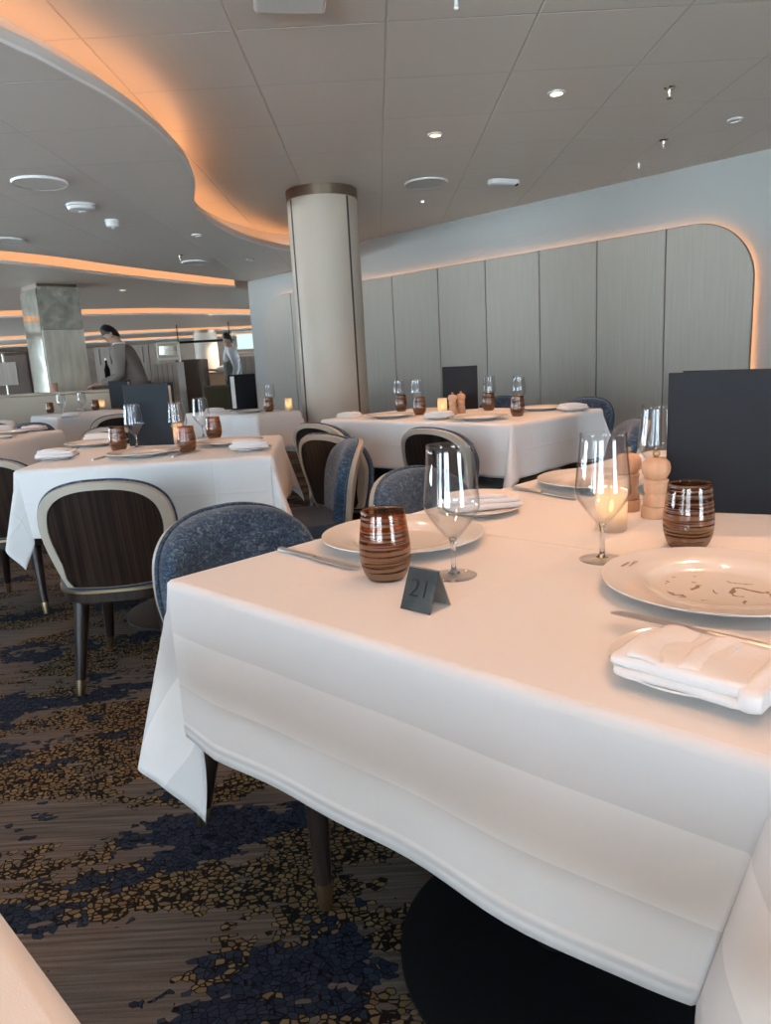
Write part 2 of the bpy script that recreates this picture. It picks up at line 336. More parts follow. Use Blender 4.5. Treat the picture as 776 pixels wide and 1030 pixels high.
# ------------------------------------------------------------------ mesh helpers
class G:
    def __init__(s): s.v = []; s.f = []; s.uv = None
    def add(s, v, f):
        o = len(s.v); s.v += [tuple(p) for p in v]; s.f += [tuple(i + o for i in q) for q in f]; return s
    def box(s, c, d, rz=0.):
        x, y, z = (k / 2 for k in d); cs, sn = math.cos(rz), math.sin(rz)
        v = []
        for sz in (-1, 1):
            for sx, sy in ((-1, -1), (1, -1), (1, 1), (-1, 1)):
                px, py = sx * x, sy * y
                v.append((c[0] + px * cs - py * sn, c[1] + px * sn + py * cs, c[2] + sz * z))
        return s.add(v, [(3, 2, 1, 0), (4, 5, 6, 7), (0, 1, 5, 4), (1, 2, 6, 5), (2, 3, 7, 6), (3, 0, 4, 7)])
    def lathe(s, prof, n=32, c=(0, 0, 0), close=False):
        v, f = [], []; idx = []
        for r, z in prof:
            if r < 1e-6: idx.append([len(v)]); v.append((c[0], c[1], c[2] + z))
            else:
                idx.append(list(range(len(v), len(v) + n)))
                v += [(c[0] + r * math.cos(2 * PI * k / n), c[1] + r * math.sin(2 * PI * k / n), c[2] + z) for k in range(n)]
        pairs = list(zip(idx, idx[1:]))
        if close: pairs.append((idx[-1], idx[0]))
        for a, b in pairs:
            for k in range(n):
                k2 = (k + 1) % n
                if len(a) == 1 and len(b) == 1: continue
                if len(a) == 1: f.append((a[0], b[k2], b[k]))
                elif len(b) == 1: f.append((a[k], a[k2], b[0]))
                else: f.append((a[k], a[k2], b[k2], b[k]))
        return s.add(v, f)
    def loft(s, rings, cap0=False, cap1=False, closed=True):
        n = len(rings[0]); v = [p for r in rings for p in r]; f = []
        for i in range(len(rings) - 1):
            for k in range(n if closed else n - 1):
                k2 = (k + 1) % n
                f.append((i * n + k, i * n + k2, (i + 1) * n + k2, (i + 1) * n + k))
        if cap0: f.append(tuple(reversed(range(n))))
        if cap1: f.append(tuple(range((len(rings) - 1) * n, len(rings) * n)))
        return s.add(v, f)
    def tube(s, path, r, n=8, closed=False, cap=True):
        P = [Vector(p) for p in path]; rings = []; N = len(P)
        rr = r if isinstance(r, (list, tuple)) else [r] * N
        up = Vector((0, 0, 1)); prev = None
        for i in range(N):
            a = P[i - 1] if (i > 0 or closed) else P[i]; b = P[(i + 1) % N] if (i < N - 1 or closed) else P[i]
            t = (b - a).normalized()
            if prev is None:
                x = t.cross(up)
                if x.length < 1e-3: x = t.cross(Vector((1, 0, 0)))
            else: x = prev - t * prev.dot(t)
            x.normalize(); prev = x; y = t.cross(x)
            rings.append([P[i] + (x * math.cos(2 * PI * k / n) + y * math.sin(2 * PI * k / n)) * rr[i] for k in range(n)])
        if closed: rings.append(rings[0])
        return s.loft(rings, cap and not closed, cap and not closed)
    def prism(s, outline, z0, z1):
        return s.loft([[(x, y, z0) for x, y in outline], [(x, y, z1) for x, y in outline]], True, True)
    def ell(s, c, r, n=16, m=10):
        prof = [(math.sin(PI * k / m), -math.cos(PI * k / m)) for k in range(m + 1)]
        t = G().lathe([(max(a, 0) if 0 < i < m else 0, b) for i, (a, b) in enumerate(prof)], n)
        return s.add([(c[0] + x * r[0], c[1] + y * r[1], c[2] + z * r[2]) for x, y, z in t.v], t.f)
    def xf(s, mat):
        s.v = [tuple(mat @ Vector(p)) for p in s.v]; return s

def mesh(name, g, mat, smooth=40, bevel=0., seg=2, weld=False):
    me = bpy.data.meshes.new(name); me.from_pydata(g.v, [], g.f)
    bm = bmesh.new(); bm.from_mesh(me)
    if weld: bmesh.ops.remove_doubles(bm, verts=bm.verts, dist=1e-5)
    bmesh.ops.recalc_face_normals(bm, faces=bm.faces)
    if bevel:
        es = [e for e in bm.edges if len(e.link_faces) == 2 and e.calc_face_angle(0) > math.radians(40)]
        bmesh.ops.bevel(bm, geom=es, offset=bevel, segments=seg, affect='EDGES', profile=.5)
    bm.to_mesh(me); bm.free()
    if g.uv:
        lay = me.uv_layers.new(name='UVMap')
        for lp in me.loops: lay.data[lp.index].uv = g.uv[lp.vertex_index]
    me.materials.append(mat)
    if smooth:
        me.shade_smooth(); me.set_sharp_from_angle(angle=math.radians(smooth))
    return me
def link(name, me, parent=None, loc=(0, 0, 0), rz=0.):
    o = bpy.data.objects.new(name, me); COL.objects.link(o)
    o.parent = parent; o.location = loc; o.rotation_euler = (0, 0, rz); return o
def obj(name, g, mat, parent=None, loc=(0, 0, 0), rz=0., **k):
    return link(name, mesh(name, g, mat, **k), parent, loc, rz)
def tag(o, label, cat, group=None, kind=None):
    o['label'] = label; o['category'] = cat
    if group: o['group'] = group
    if kind: o['kind'] = kind
    return o
def thing(name, label, cat, loc=(0, 0, 0), rz=0., group=None):
    o = bpy.data.objects.new(name, None); COL.objects.link(o); o.empty_display_size = .05
    o.location = loc; o.rotation_euler = (0, 0, rz); return tag(o, label, cat, group)
def struct(name, g, mat, **k):
    o = obj(name, g, mat, **k); o['kind'] = 'structure'; return o
def dup(o, loc=None, rz=None, label=None, group=None, parent=None):
    c = o.copy(); COL.objects.link(c); c.parent = parent
    if loc is not None: c.location = loc
    if rz is not None: c.rotation_euler = (0, 0, rz)
    if label: c['label'] = label
    if group: c['group'] = group
    for ch in list(o.children): dup(ch, parent=c)
    return c
class Kind:
    """builds a thing once, then hands out copies"""
    def __init__(s, make): s.make = make; s.first = None
    def __call__(s, loc, rz, label, group=None):
        if s.first is None:
            s.first = s.make(); o = s.first
            o.location = loc; o.rotation_euler = (0, 0, rz); o['label'] = label
            if group: o['group'] = group
            return o
        return dup(s.first, loc, rz, label, group)
def catmull(pts, n=6, closed=False):
    P = [Vector(p) for p in pts]; out = []; N = len(P)
    for i in range(N if closed else N - 1):
        p1, p2 = P[i], P[(i + 1) % N]
        p0 = P[i - 1] if (i > 0 or closed) else p1 * 2 - p2
        p3 = P[(i + 2) % N] if (i + 2 < N or closed) else p2 * 2 - p1
        for k in range(n):
            t = k / n
            out.append(.5 * ((2 * p1) + (p2 - p0) * t + (2 * p0 - 5 * p1 + 4 * p2 - p3) * t * t + (3 * p1 - p0 - 3 * p2 + p3) * t ** 3))
    if not closed: out.append(P[-1])
    return out

# ------------------------------------------------------------------ room shell
ZC, ZL, ZF = 2.4, 2.22, 2.165
g = G().box((0, 9.5, -.05), (28, 29, .1)); struct('floor', g, MAT['carpet'], smooth=0)
g = G().box((0, 9.5, ZC + .05), (28, 29, .1)); struct('ceiling', g, MAT['ceil_up'], smooth=0)
struct('floor_bounce_strip', G().box((0, -1.15, .003), (22.5, 2.45, .006)), M('pale_bounce_floor', (.75, .73, .69), rough=.5), smooth=0)  # unseen pale floor added behind the camera to bounce sunlight onto the ceiling
W1 = at(365, 242.3, ZC); W2 = at(776, 149.5, ZC)
wd = (W2 - W1); wd.z = 0; wd.normalize(); wn = Vector((wd.y, -wd.x, 0))      # wn points into the room
W1 = Vector((W1.x, W1.y, 0))
WR = math.atan2(wd.y, wd.x)
def wp(s, z, out=0.): p = W1 + wd * s + wn * out; return Vector((p.x, p.y, z))
SC0 = -2.2                                                                     # left end of the wall
c = wp((SC0 + 14) / 2, ZC / 2, -.15)
struct('wall_right', G().box(c, (14 - SC0, .3, ZC), WR), MAT['wall_white'], smooth=0)
c = wp(SC0 + .15, ZC / 2, -2.3); struct('wall_right_return', G().box(c, (.3, 4.0, ZC), WR), MAT['wall_white'], smooth=0)
struct('wall_back', G().box((-3, 22.6, ZC / 2), (22, .2, ZC)), MAT['brown_wall'], smooth=0)
LW = [(2.6, 6.2), (8.2, 12.0), (14.0, 18.0)]
g = G(); ys = [-4.0] + [v for w in LW for v in w] + [23.0]
for i in range(0, len(ys), 2): g.box((-11.1, (ys[i] + ys[i + 1]) / 2, ZC / 2), (.2, ys[i + 1] - ys[i], ZC))
for a, b in LW:
    g.box((-11.1, (a + b) / 2, .2), (.2, b - a, .4)); g.box((-11.1, (a + b) / 2, 2.2), (.2, b - a, .4))
struct('wall_left', g, MAT['brown_wall'], smooth=0)

# wall behind the camera with four tall windows
WY = -2.5
wins = [(-8.6, -6.7), (-5.4, -3.5), (-2.3, -.6), (2.2, 3.9)]
g = G(); edges = [-11.2] + [x for w in wins for x in w] + [12.6]
for i in range(0, len(edges), 2):
    a, b = edges[i], edges[i + 1]; g.box(((a + b) / 2, WY, ZC / 2), (b - a, .25, ZC))
for a, b in wins:
    g.box(((a + b) / 2, WY, .075), (b - a, .25, .15)); g.box(((a + b) / 2, WY, 2.35), (b - a, .25, .10))
struct('wall_front', g, MAT['rear_wall'], smooth=0)
pane = thin_glass_mat('window_pane', (.97, .98, .98), .3)
for k, (a, b) in enumerate(LW):
    f = G(); my = (a + b) / 2
    for y in (a + .03, my, b - .03): f.box((-11.1, y, 1.2), (.1, .06, 1.6))
    for z in (.43, 1.97): f.box((-11.1, my, z), (.1, b - a, .06))
    fr = struct('window_%d' % (k + 5), f, MAT['frame_metal'], smooth=0)
    obj('pane', G().box((-11.12, my, 1.2), (.01, b - a, 1.6)), pane, fr, smooth=0)
    li = bpy.data.lights.new('window_portal', 'AREA'); li.shape = 'RECTANGLE'; li.size = b - a; li.size_y = 1.6
    li.cycles.is_portal = True
    lo = bpy.data.objects.new('window_portal', li); COL.objects.link(lo); lo.location = (-10.95, my, 1.2); lo.rotation_euler = (PI / 2, 0, -PI / 2)
for k, (a, b) in enumerate(wins):
    f = G(); mx = (a + b) / 2
    for x in (a + .03, mx, b - .03): f.box((x, WY, 1.225), (.06, .1, 2.14))
    for z in (.18, 2.27): f.box((mx, WY, z), (b - a, .1, .06))
    fr = struct('window_%d' % (k + 1), f, MAT['frame_metal'], smooth=0)
    obj('pane', G().box((mx, WY - .02, 1.225), (b - a, .01, 2.1)), pane, fr, smooth=0)
    li = bpy.data.lights.new('window_portal', 'AREA'); li.shape = 'RECTANGLE'; li.size = b - a; li.size_y = 2.12
    li.cycles.is_portal = True
    lo = bpy.data.objects.new('window_portal', li); COL.objects.link(lo); lo.location = (mx, WY + .2, 1.225); lo.rotation_euler = (-PI / 2, 0, 0)

# ---- lower ceiling with its wavy cove
def offset(poly, d):
    out = []; N = len(poly)
    for i in range(N):
        a, b = Vector(poly[max(i - 1, 0)]), Vector(poly[min(i + 1, N - 1)])
        t = (b - a).normalized(); out.append((poly[i][0] - t.y * d, poly[i][1] + t.x * d))
    return out
px = [(0, 42.6), (36, 59), (74.7, 80), (108, 98), (144, 122.5), (170, 145.7), (188, 166.3), (194.6, 184), (193.5, 199.8),
      (197, 211), (208.4, 221.2), (220.7, 229.5), (239, 238.8), (258, 245), (282.6, 251)]
cv = [(-10.9, -.9), (-6, -.3), (-3.4, .4), (-2.1, 1.25), (-1.5, 2.0)] + [tuple(at(x, y, ZL)[:2]) for x, y in px]
cv += [(-.66, 7.62), (-.42, 8.05), (wp(.18, 0)[0] - .33, wp(.18, 0)[1])]
near = [tuple(p[:2]) for p in catmull([(x, y, 0) for x, y in cv], 6)]
fp = [(249, 280.5), (130, 268.5), (67, 259.6), (0, 252)]
far = [tuple(wp(SC0 - .01, 0)[:2])] + [tuple(at(x, y, ZL)[:2]) for x, y in fp[1:]] + [(-4.0, 5.55), (-5.5, 4.5), (-7.5, 3.7), (-10.9, 3.0)]
far = [tuple(p[:2]) for p in catmull([(x, y, 0) for x, y in far], 5)]
from mathutils.geometry import tessellate_polygon
def flat_poly(g, pts, z):
    t = tessellate_polygon([[Vector((x, y, 0)) for x, y in pts]])
    g.add([(x, y, z) for x, y in pts], t)
poly = near + far
g = G(); flat_poly(g, poly, ZL); struct('ceiling_lower', g, MAT['ceil_low'], smooth=0)
inn = offset(near, .16); lip = offset(near, -.012)
FH = .055
g = G()
g.loft([[(x, y, ZL) for x, y in near], [(x, y, ZL + FH) for x, y in near], [(x, y, ZL + FH) for x, y in offset(near, .02)],
        [(x, y, ZL + .02) for x, y in offset(near, .021)], [(x, y, ZL + .02) for x, y in inn], [(x, y, ZC) for x, y in inn]], closed=False)
struct('trim_1', g, MAT['fascia'], smooth=60)
g = G(); g.loft([[(x, y, ZL - .004) for x, y in near], [(x, y, ZL - .004) for x, y in lip], [(x, y, ZL + .010) for x, y in lip], [(x, y, ZL + .010) for x, y in near]], closed=False)
struct('trim_2', g, MAT['fascia_trim'], smooth=60)
a_, b_ = offset(near, .05), offset(near, .085)
g = G(); g.loft([[(x, y, ZL + .032) for x, y in a_], [(x, y, ZL + .045) for x, y in a_], [(x, y, ZL + .045) for x, y in b_], [(x, y, ZL + .032) for x, y in b_]], closed=False)
o = obj('cove_glow', g, MAT['led'], smooth=0); tag(o, 'amber cove light hidden along the wavy ceiling edge above the tables', 'light', 'amber ceiling cove lights')
# far edge of the lower ceiling, its amber slot and the next ceilings
farx = list(reversed(far))                       # runs left -> right
g = G(); g.loft([[(x, y, ZL) for x, y in farx], [(x, y, ZC) for x, y in farx]], closed=False); struct('trim_3', g, MAT['fascia'], smooth=60)
def far_ceiling(idx, nearline, farpts, z, zprev, label):
    """nearline runs left to right; an emissive band paints the cove light on the fascia above its front lip"""
    g = G(); flat_poly(g, nearline + list(reversed(farpts)), z); struct('ceiling_far_%d' % idx, g, MAT['ceil_far'], smooth=0)
    g = G(); b = offset(nearline, .05)
    g.loft([[(x, y, z) for x, y in nearline], [(x, y, z + .03) for x, y in nearline], [(x, y, z + .03) for x, y in b], [(x, y, ZC) for x, y in b]], closed=False)
    struct('trim_%d' % (idx + 3), g, MAT['fascia'], smooth=60)
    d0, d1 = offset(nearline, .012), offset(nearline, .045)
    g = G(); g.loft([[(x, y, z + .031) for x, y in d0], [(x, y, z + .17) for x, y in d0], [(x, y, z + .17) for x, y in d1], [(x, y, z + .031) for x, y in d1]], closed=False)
    o = obj('cove_glow', g, MAT['fascia_glow'], smooth=60); tag(o, label, 'light', 'amber ceiling cove lights')  # no lamp here: the fascia's amber lighting is put into its emission
n2 = offset(farx, .32)
n2 = [p for p in n2]; n2[-1] = (n2[-1][0] + .1, n2[-1][1])
f2 = [(-10.9, 9.6), (-8, 10.5), (-5.7, 11.3), (-3.7, 12.2), (-2.2, 13.6), (.5, 15.4)]
far_ceiling(1, n2, f2, ZF, ZL, 'curved fascia band with painted amber glow nearest behind the lower ceiling, left of the cream column')
n3 = [(x - .1, y + .55) for x, y in f2]; f3 = [(-10.9, 16.2), (-6, 16.6), (-2, 17.6), (1.5, 19)]
far_ceiling(2, n3, f3, 2.10, ZF, 'second fascia band with painted amber glow counted backwards, above the suited man')
n4 = [(x, y + .6) for x, y in f3]; f4 = [(-10.9, 18.8), (-6, 19.2), (-2, 19.8), (1.5, 20.6)]
far_ceiling(3, n4, f4, 2.05, 2.10, 'third fascia band with painted amber glow counted backwards, deep in the dining room')
n5 = [(x, y + .6) for x, y in f4]; f5 = [(-10.9, 22.4), (-6, 22.4), (-2, 22.4), (1.5, 22.4)]
far_ceiling(4, n5, f5, 2.01, 2.05, 'farthest fascia band with painted amber glow just in front of the back wall')

# ---- backlit panel with rounded corners on the right wall
PL, PR, PT, RAD = -1.82, 4.07, 1.97, .44
def panel_outline(inset, z0=.06):
    l, r, t, rad = PL + inset, PR - inset, PT - inset, RAD - inset * .6
    o = [(l, z0)]
    for k in range(17): a = PI - (PI / 2) * k / 16; o.append((l + rad + rad * math.cos(a), t - rad + rad * math.sin(a)))
    for k in range(17): a = PI / 2 - (PI / 2) * k / 16; o.append((r - rad + rad * math.cos(a), t - rad + rad * math.sin(a)))
    o.append((r, z0)); return o
OFF = .075
wall_panel = thing('wall_panel', 'long taupe wall panel with rounded upper corners and an amber glow behind its rim', 'wall panel', wp(0, 0), WR)
def to_wall(u, v, out): return (u, -out, v)      # local: x along the wall, -y into the room
joints = [-1.24, -.66, -.1, .48, 1.11, 1.695, 2.284, 2.84, 3.423]
def clip(o, x0, x1):
    def cut(P, x, keep):
        out = []
        for i in range(len(P)):
            a, b = P[i], P[(i + 1) % len(P)]; ia, ib = keep(a[0]), keep(b[0])
            if ia: out.append(a)
            if ia != ib:
                t = (x - a[0]) / (b[0] - a[0]); out.append((x, a[1] + t * (b[1] - a[1])))
        return out
    return cut(cut(o, x0, lambda v: v >= x0), x1, lambda v: v <= x1)
ol = panel_outline(0); xs = [PL - .01] + joints + [PR + .01]
for i in range(len(xs) - 1):
    q = clip(ol, xs[i] + (.005 if i else 0), xs[i + 1] - (.005 if i < len(xs) - 2 else 0))
    obj('board', G().loft([[to_wall(u, v, OFF - .022) for u, v in q], [to_wall(u, v, OFF) for u, v in q]], True, True), MAT['panel'], wall_panel, smooth=0, bevel=.003)
q = panel_outline(-.004)
obj('backing', G().loft([[to_wall(u, v, OFF - .03) for u, v in q], [to_wall(u, v, OFF - .012) for u, v in q]], True, True), MAT['groove'], wall_panel, smooth=0)
q = panel_outline(.022); q2 = panel_outline(.045)
obj('light_strip', G().loft([[to_wall(u, v, OFF - .033) for u, v in q], [to_wall(u, v, OFF - .033) for u, v in q2]], closed=False), MAT['led_panel'], wall_panel, smooth=0)

# ---- round column
colm = thing('round_column', 'round cream padded column with dark vertical seams and a bronze collar', 'column', (-.36, 5.9, 0))
CR = .272
obj('shaft', G().lathe([(CR, 0), (CR, ZC - .001)], 64), MAT['column'], colm)
obj('collar', G().lathe([(CR - .02, ZC - .075), (CR + .004, ZC - .075), (CR + .004, ZC - .001), (CR - .02, ZC - .001)], 64), MAT['bronze'], colm, smooth=30)
for k in range(5):
    a = math.radians([-146, -43, 32, 100, 160][k])
    x, y = math.cos(a) * CR, math.sin(a) * CR
    obj('seam', G().box((x, y, (ZC - .08) / 2), (.008, .015, ZC - .08), a), MAT['seam'], colm, smooth=0)

# ---- square pillar far left
a0 = aty(36, 288, 8.4); a1 = aty(74, 290, 8.4); w_ = .47
pil = thing('square_pillar', 'square pillar clad in spotted antique mirror and pale stone veneer behind the beige partition', 'column', (a0.x, 8.4, 0), math.radians(44))
obj('shaft', G().box((w_ / 2, .26, ZF / 2), (w_ - .02, .5, ZF - .002)), MAT['bronze'], pil, smooth=0)
obj('upper_panel', G().box((w_ / 2, 0, 1.895), (w_, .02, .47)), MAT['mirror'], pil, smooth=0)
obj('lower_panel', G().box((w_ / 2, 0, .826), (w_, .02, 1.652)), MAT['slate'], pil, smooth=0)
for z0, z1 in ((0, .8), (.805, 1.57), (1.575, 2.105)):
    obj('side_mirror', G().box((-.005, .26, (z0 + z1) / 2), (.02, .5, z1 - z0)), M('side_mirror_%d' % int(z0 * 10), (.62, .62, .54), rough=.08, metal=.9, var=(7, .3)), pil, smooth=0)

# ------------------------------------------------------------------ dining kinds
def chair_outline():
    h = [(.165, 0), (.192, .075), (.215, .16), (.221, .225), (.203, .295), (.155, .342), (.083, .366), (0, .372)]
    left = [(-x, z, 0) for x, z in h]; right = [(x, z, 0) for x, z in reversed(h[:-1])]
    return [(p.x, p.y) for p in catmull(left + right, 5)]
def make_chair():
    t = thing('dining_chair', '', 'chair')
    O = chair_outline(); cz = .185
    nb = 8                                            # close along the bottom
    O2 = O + [(O[-1][0] + (O[0][0] - O[-1][0]) * k / nb, -.006 * math.sin(PI * k / nb)) for k in range(1, nb)]
    def P(u, v, d): return (u, -.205 - .20 * v - d + 1.05 * u * u, .383 + v)
    def ring(s, d, ol=O2): return [P(u * s, cz + (v - cz) * s, d) for u, v in ol]
    def disc(g, rings):
        g.loft(rings); c = Vector((0, 0, 0))
        for p in rings[-1]: c += Vector(p)
        n = len(rings[-1]); o = len(g.v); g.add(rings[-1] + [tuple(c / n)], [(k, (k + 1) % n, n) for k in range(n)])
    g = G(); disc(g, [ring(.995, .0), ring(1.005, -.016), ring(.985, -.036), ring(.93, -.05), ring(.75, -.056), ring(.5, -.058), ring(.25, -.058), ring(.05, -.058)])
    obj('back_cushion', g, MAT['velvet'], t, weld=True)
    def fring(d):                                   # inner edge of the arch frame: open at the bottom
        return [P(u * .84, (cz + (v - cz) * .86) if v > .06 else v * (.034 / .06) * .9 + .002, d) for u, v in O2]
    g = G().loft([ring(1.0, 0), ring(1.0, .022), ring(.985, .03), fring(.034), fring(.022)])
    obj('back_frame', g, MAT['cream'], t)
    def ring2(s, d): return [P(u * s * .845, cz + ((cz + (v - cz) * .865 if v > .06 else v * .51) - cz) * s, d) for u, v in O2]
    g = G(); disc(g, [ring2(1.0, .022), ring2(.99, .026), ring2(.75, .026), ring2(.5, .026), ring2(.25, .026), ring2(.05, .026)])
    obj('back_panel', g, MAT['macassar'], t, weld=True)
    obj('piping', G().tube([P(u * 1.008, cz + (v - cz) * 1.008, .004) for u, v in O], .0055, 6), MAT['velvet'], t)
    # seat
    def D(s, z, grow=0.):
        pts = []
        for k in range(48):
            a = 2 * PI * k / 48; cx, sy = math.cos(a), math.sin(a)
            x = .228 * math.copysign(abs(cx) ** .62, cx); y = .232 * math.copysign(abs(sy) ** .62, sy)
            x *= 1 - .10 * max(0, -sy)
            pts.append(((x + math.copysign(grow, x)) * s, .005 + (y + math.copysign(grow, y)) * s, z))
        return pts
    obj('seat', G().loft([D(.99, .370), D(1.0, .385), D(1.0, .41), D(.97, .426), D(.85, .433), D(.4, .436), D(.05, .436)], True, True), MAT['seat_blue'], t)
    obj('seat_rail', G().loft([D(.94, .318), D(.985, .326), D(.985, .361)], True, True), MAT['darkwood'], t)
    obj('seat_trim', G().loft([D(.985, .3605), D(1.0, .361, .004), D(1.0, .371, .004), D(.985, .3715)], True, True), MAT['brass'], t)
    for sx, y0, y1 in ((-1, .165, .205), (1, .165, .205), (-1, -.165, -.235), (1, -.165, -.235)):
        a = Vector((sx * .135, y0, .325)); b = Vector((sx * .165, y1, 0))
        q = lambda f: a + (b - a) * f
        lg = obj('leg', G().tube([q(0), q(.3), q(.84)], [.027, .024, .0165], 14), MAT['darkwood'], t)
        obj('ferrule', G().tube([q(.835), q(.985), q(1.)], [.0175, .0135, .012], 14), MAT['brass'], lg)
    return t
chair = Kind(make_chair)

def make_wine():
    t = thing('wine_glass', '', 'wine glass')
    out = [(.0044, .053), (.0085, .060), (.0175, .071), (.0285, .086), (.037, .100), (.0405, .111), (.0402, .121), (.0385, .142), (.0355, .172), (.0335, .203)]
    outer = [(p.x, p.y) for p in catmull([(a, b, 0) for a, b in out], 3)]
    inner = [(max(r - .0011, 0), z + (.0015 if z < .1 else 0)) for r, z in reversed(outer[3:])]
    outer = [(r_ * 1.05 if z_ > .062 else r_, z_) for r_, z_ in outer]; inner = [(r_ * 1.05, z_) for r_, z_ in inner]
    obj('bowl', G().lathe(outer + [(outer[-1][0] - .0005, outer[-1][1] + .0006)] + inner + [(0, .0625)], 48), MAT['glass'], t, smooth=60)
    obj('stem', G().lathe([(0, .0625), (.006, .058), (.0044, .053), (.0035, .04), (.0034, .02), (.0048, .009), (.010, .005), (0, .0045)], 20), MAT['stem'], t, smooth=60)
    obj('foot', G().lathe([(0, .0052), (.010, .0048), (.024, .0028), (.0345, .0016), (.0355, .001), (.0345, .0003), (0, .0003)], 48), MAT['glass'], t, smooth=60)
    return t
wine = Kind(make_wine)
def make_tumbler():
    t = thing('tumbler', '', 'tumbler')
    out = [(.027, 0), (.0325, .008), (.0375, .022), (.0397, .038), (.0395, .055), (.0375, .075), (.0352, .093), (.0338, .108)]
    outer = [(p.x, p.y) for p in catmull([(a, b, 0) for a, b in out], 3)]
    inner = [(r - .0022, z) for r, z in reversed(outer) if z > .013]
    obj('body', G().lathe([(0, 0)] + outer + [(.0327, .1088)] + inner + [(0, .0125)], 48), MAT['tumbler'], t, smooth=60)
    obj('base', G().lathe([(0, .0126), (.030, .0135), (.0325, .0165), (.0345, .022), (.033, .0235), (0, .0225)], 40), M('smoked_glass_base', (.06, .024, .010), rough=.15), t, smooth=50)
    return t
tumbler = Kind(make_tumbler)
def plate_prof(R, w, h):
    return [(0, .003), (w * .8, .003), (w * .93, .005), (w, .0095), (w * 1.05, .0125), (R * .8, .0155 * h / .02), (R * .97, h), (R, h + .0008), (R, h - .0015),
            (R * .8, h * .6), (w * 1.03, .006), (w * .9, 0), (w * .84, 0), (w * .82, .0012), (0, .0012)]
def make_charger():
    t = tag(obj('dinner_plate', G().lathe(plate_prof(.150, .092, .02), 72), MAT['china'], smooth=35), '', 'plate')
    return t
charger = Kind(make_charger)
def make_side():
    return tag(obj('side_plate', G().lathe(plate_prof(.088, .056, .014), 56), MAT['china'], smooth=35), '', 'plate')
side_plate = Kind(make_side)
def make_knife(L=.215):
    t = thing('table_knife', '', 'knife')
    pts = [(-.5, .0045), (-.485, .0075), (-.3, .0075), (-.06, .0055), (-.03, .0045)]
    rings = []
    for x, w in pts: rings.append([(x * L, math.cos(a) * w, .0045 + math.sin(a) * .0036) for a in [2 * PI * k / 12 for k in range(12)]])
    obj('handle', G().loft(rings, True, True), MAT['steel'], t)
    bl = [(-.04, -.004), (0, -.008), (.35, -.0105), (.47, -.007), (.5, .002), (.49, .007), (-.04, .007)]
    obj('blade', G().prism([(x * L, y) for x, y in bl], .0038, .0052), MAT['steel'], t, smooth=0)
    return t
knife = Kind(make_knife)
def soft_slab(w, d, h, cx=0, cy=0, z0=0, seed=0, nx=14, ny=12, r=.006):
    rd = random.Random(seed); g = G(); ph = [rd.uniform(0, 6) for _ in range(6)]
    def top(u, v): return h + .0022 * math.sin(5 * u + ph[0]) + .0018 * math.sin(6 * v + 3 * u + ph[1])
    V = []; F = []
    def row(s, zf, wob): 
        out = []
        for k in range(64):
            a = 2 * PI * k / 64; c_, s_ = math.cos(a), math.sin(a)
            x = w / 2 * math.copysign(abs(c_) ** .22, c_); y = d / 2 * math.copysign(abs(s_) ** .22, s_)
            x *= s; y *= s
            out.append((cx + x + .002 * math.sin(7 * y / d + ph[2]), cy + y + .002 * math.sin(7 * x / w + ph[3]), z0 + (zf * top(x / w, y / d) if zf >= 0 else 0)))
        return out
    g.loft([row(.96, .02, 0), row(1., .25, 0), row(1.005, .55, 0), row(.99, .85, 0), row(.95, 1., 0), row(.8, 1.02, 0), row(.5, 1.03, 0), row(.2, 1.03, 0), row(.02, 1.03, 0)], True, True)
    return g
def make_napkin():
    """napkin folded in a soft pad: three stacked layers with a rolled right-hand fold and tucked ends"""
    g = G()
    a = soft_slab(.132, .108, .009, 0, 0, 0, 1); g.add(a.v, a.f)
    a = soft_slab(.134, .106, .012, -.001, .001, .0085, 3); g.add(a.v, a.f)
    a = soft_slab(.022, .112, .019, .067, .001, .0, 9); g.add(a.v, a.f)
    a = soft_slab(.040, .100, .0045, -.034, .002, .0195, 11); g.add(a.v, a.f)
    a = soft_slab(.030, .098, .004, .012, .002, .0195, 12); g.add(a.v, a.f)
    return tag(obj('folded_napkin', g, MAT['napkin'], smooth=70), '', 'napkin')
napkin = Kind(make_napkin)
def make_flatnap():
    g = G(); a = soft_slab(.16, .10, .012, 0, 0, 0, 5); g.add(a.v, a.f); a = soft_slab(.145, .09, .012, .004, .002, .011, 6); g.add(a.v, a.f)
    a = soft_slab(.12, .07, .008, -.008, -.002, .022, 8); g.add(a.v, a.f)
    return tag(obj('folded_napkin', g, MAT['napkin'], smooth=70), '', 'napkin')
flatnap = Kind(make_flatnap)
def make_mill():
    t = thing('pepper_mill', '', 'pepper mill')
    obj('base', G().lathe([(0, 0), (.0255, 0), (.0262, .002), (.0262, .021), (.0245, .0235), (0, .0235)], 36), MAT['millwood'], t)
    obj('body', G().lathe([(0, .0235), (.022, .0236), (.0235, .026), (.0238, .036), (.0225, .042), (.0195, .0465), (.0192, .049), (.0215, .052), (.0225, .062), (.0215, .07), (0, .0705)], 36), MAT['millwood'], t)
    obj('head', G().lathe([(0, .0705), (.0235, .071), (.0242, .0735), (.0235, .076), (.019, .0785), (.022, .082), (.0262, .090), (.0275, .099), (.0255, .109), (.018, .117), (.006, .1195), (0, .1195)], 36), MAT['millwood'], t)
    obj('knob', G().lathe([(0, .1195), (.004, .1196), (.0045, .121), (.0072, .1245), (.0072, .128), (.0045, .1315), (0, .1325)], 20), MAT['brass'], t)
    return t
mill = Kind(make_mill)
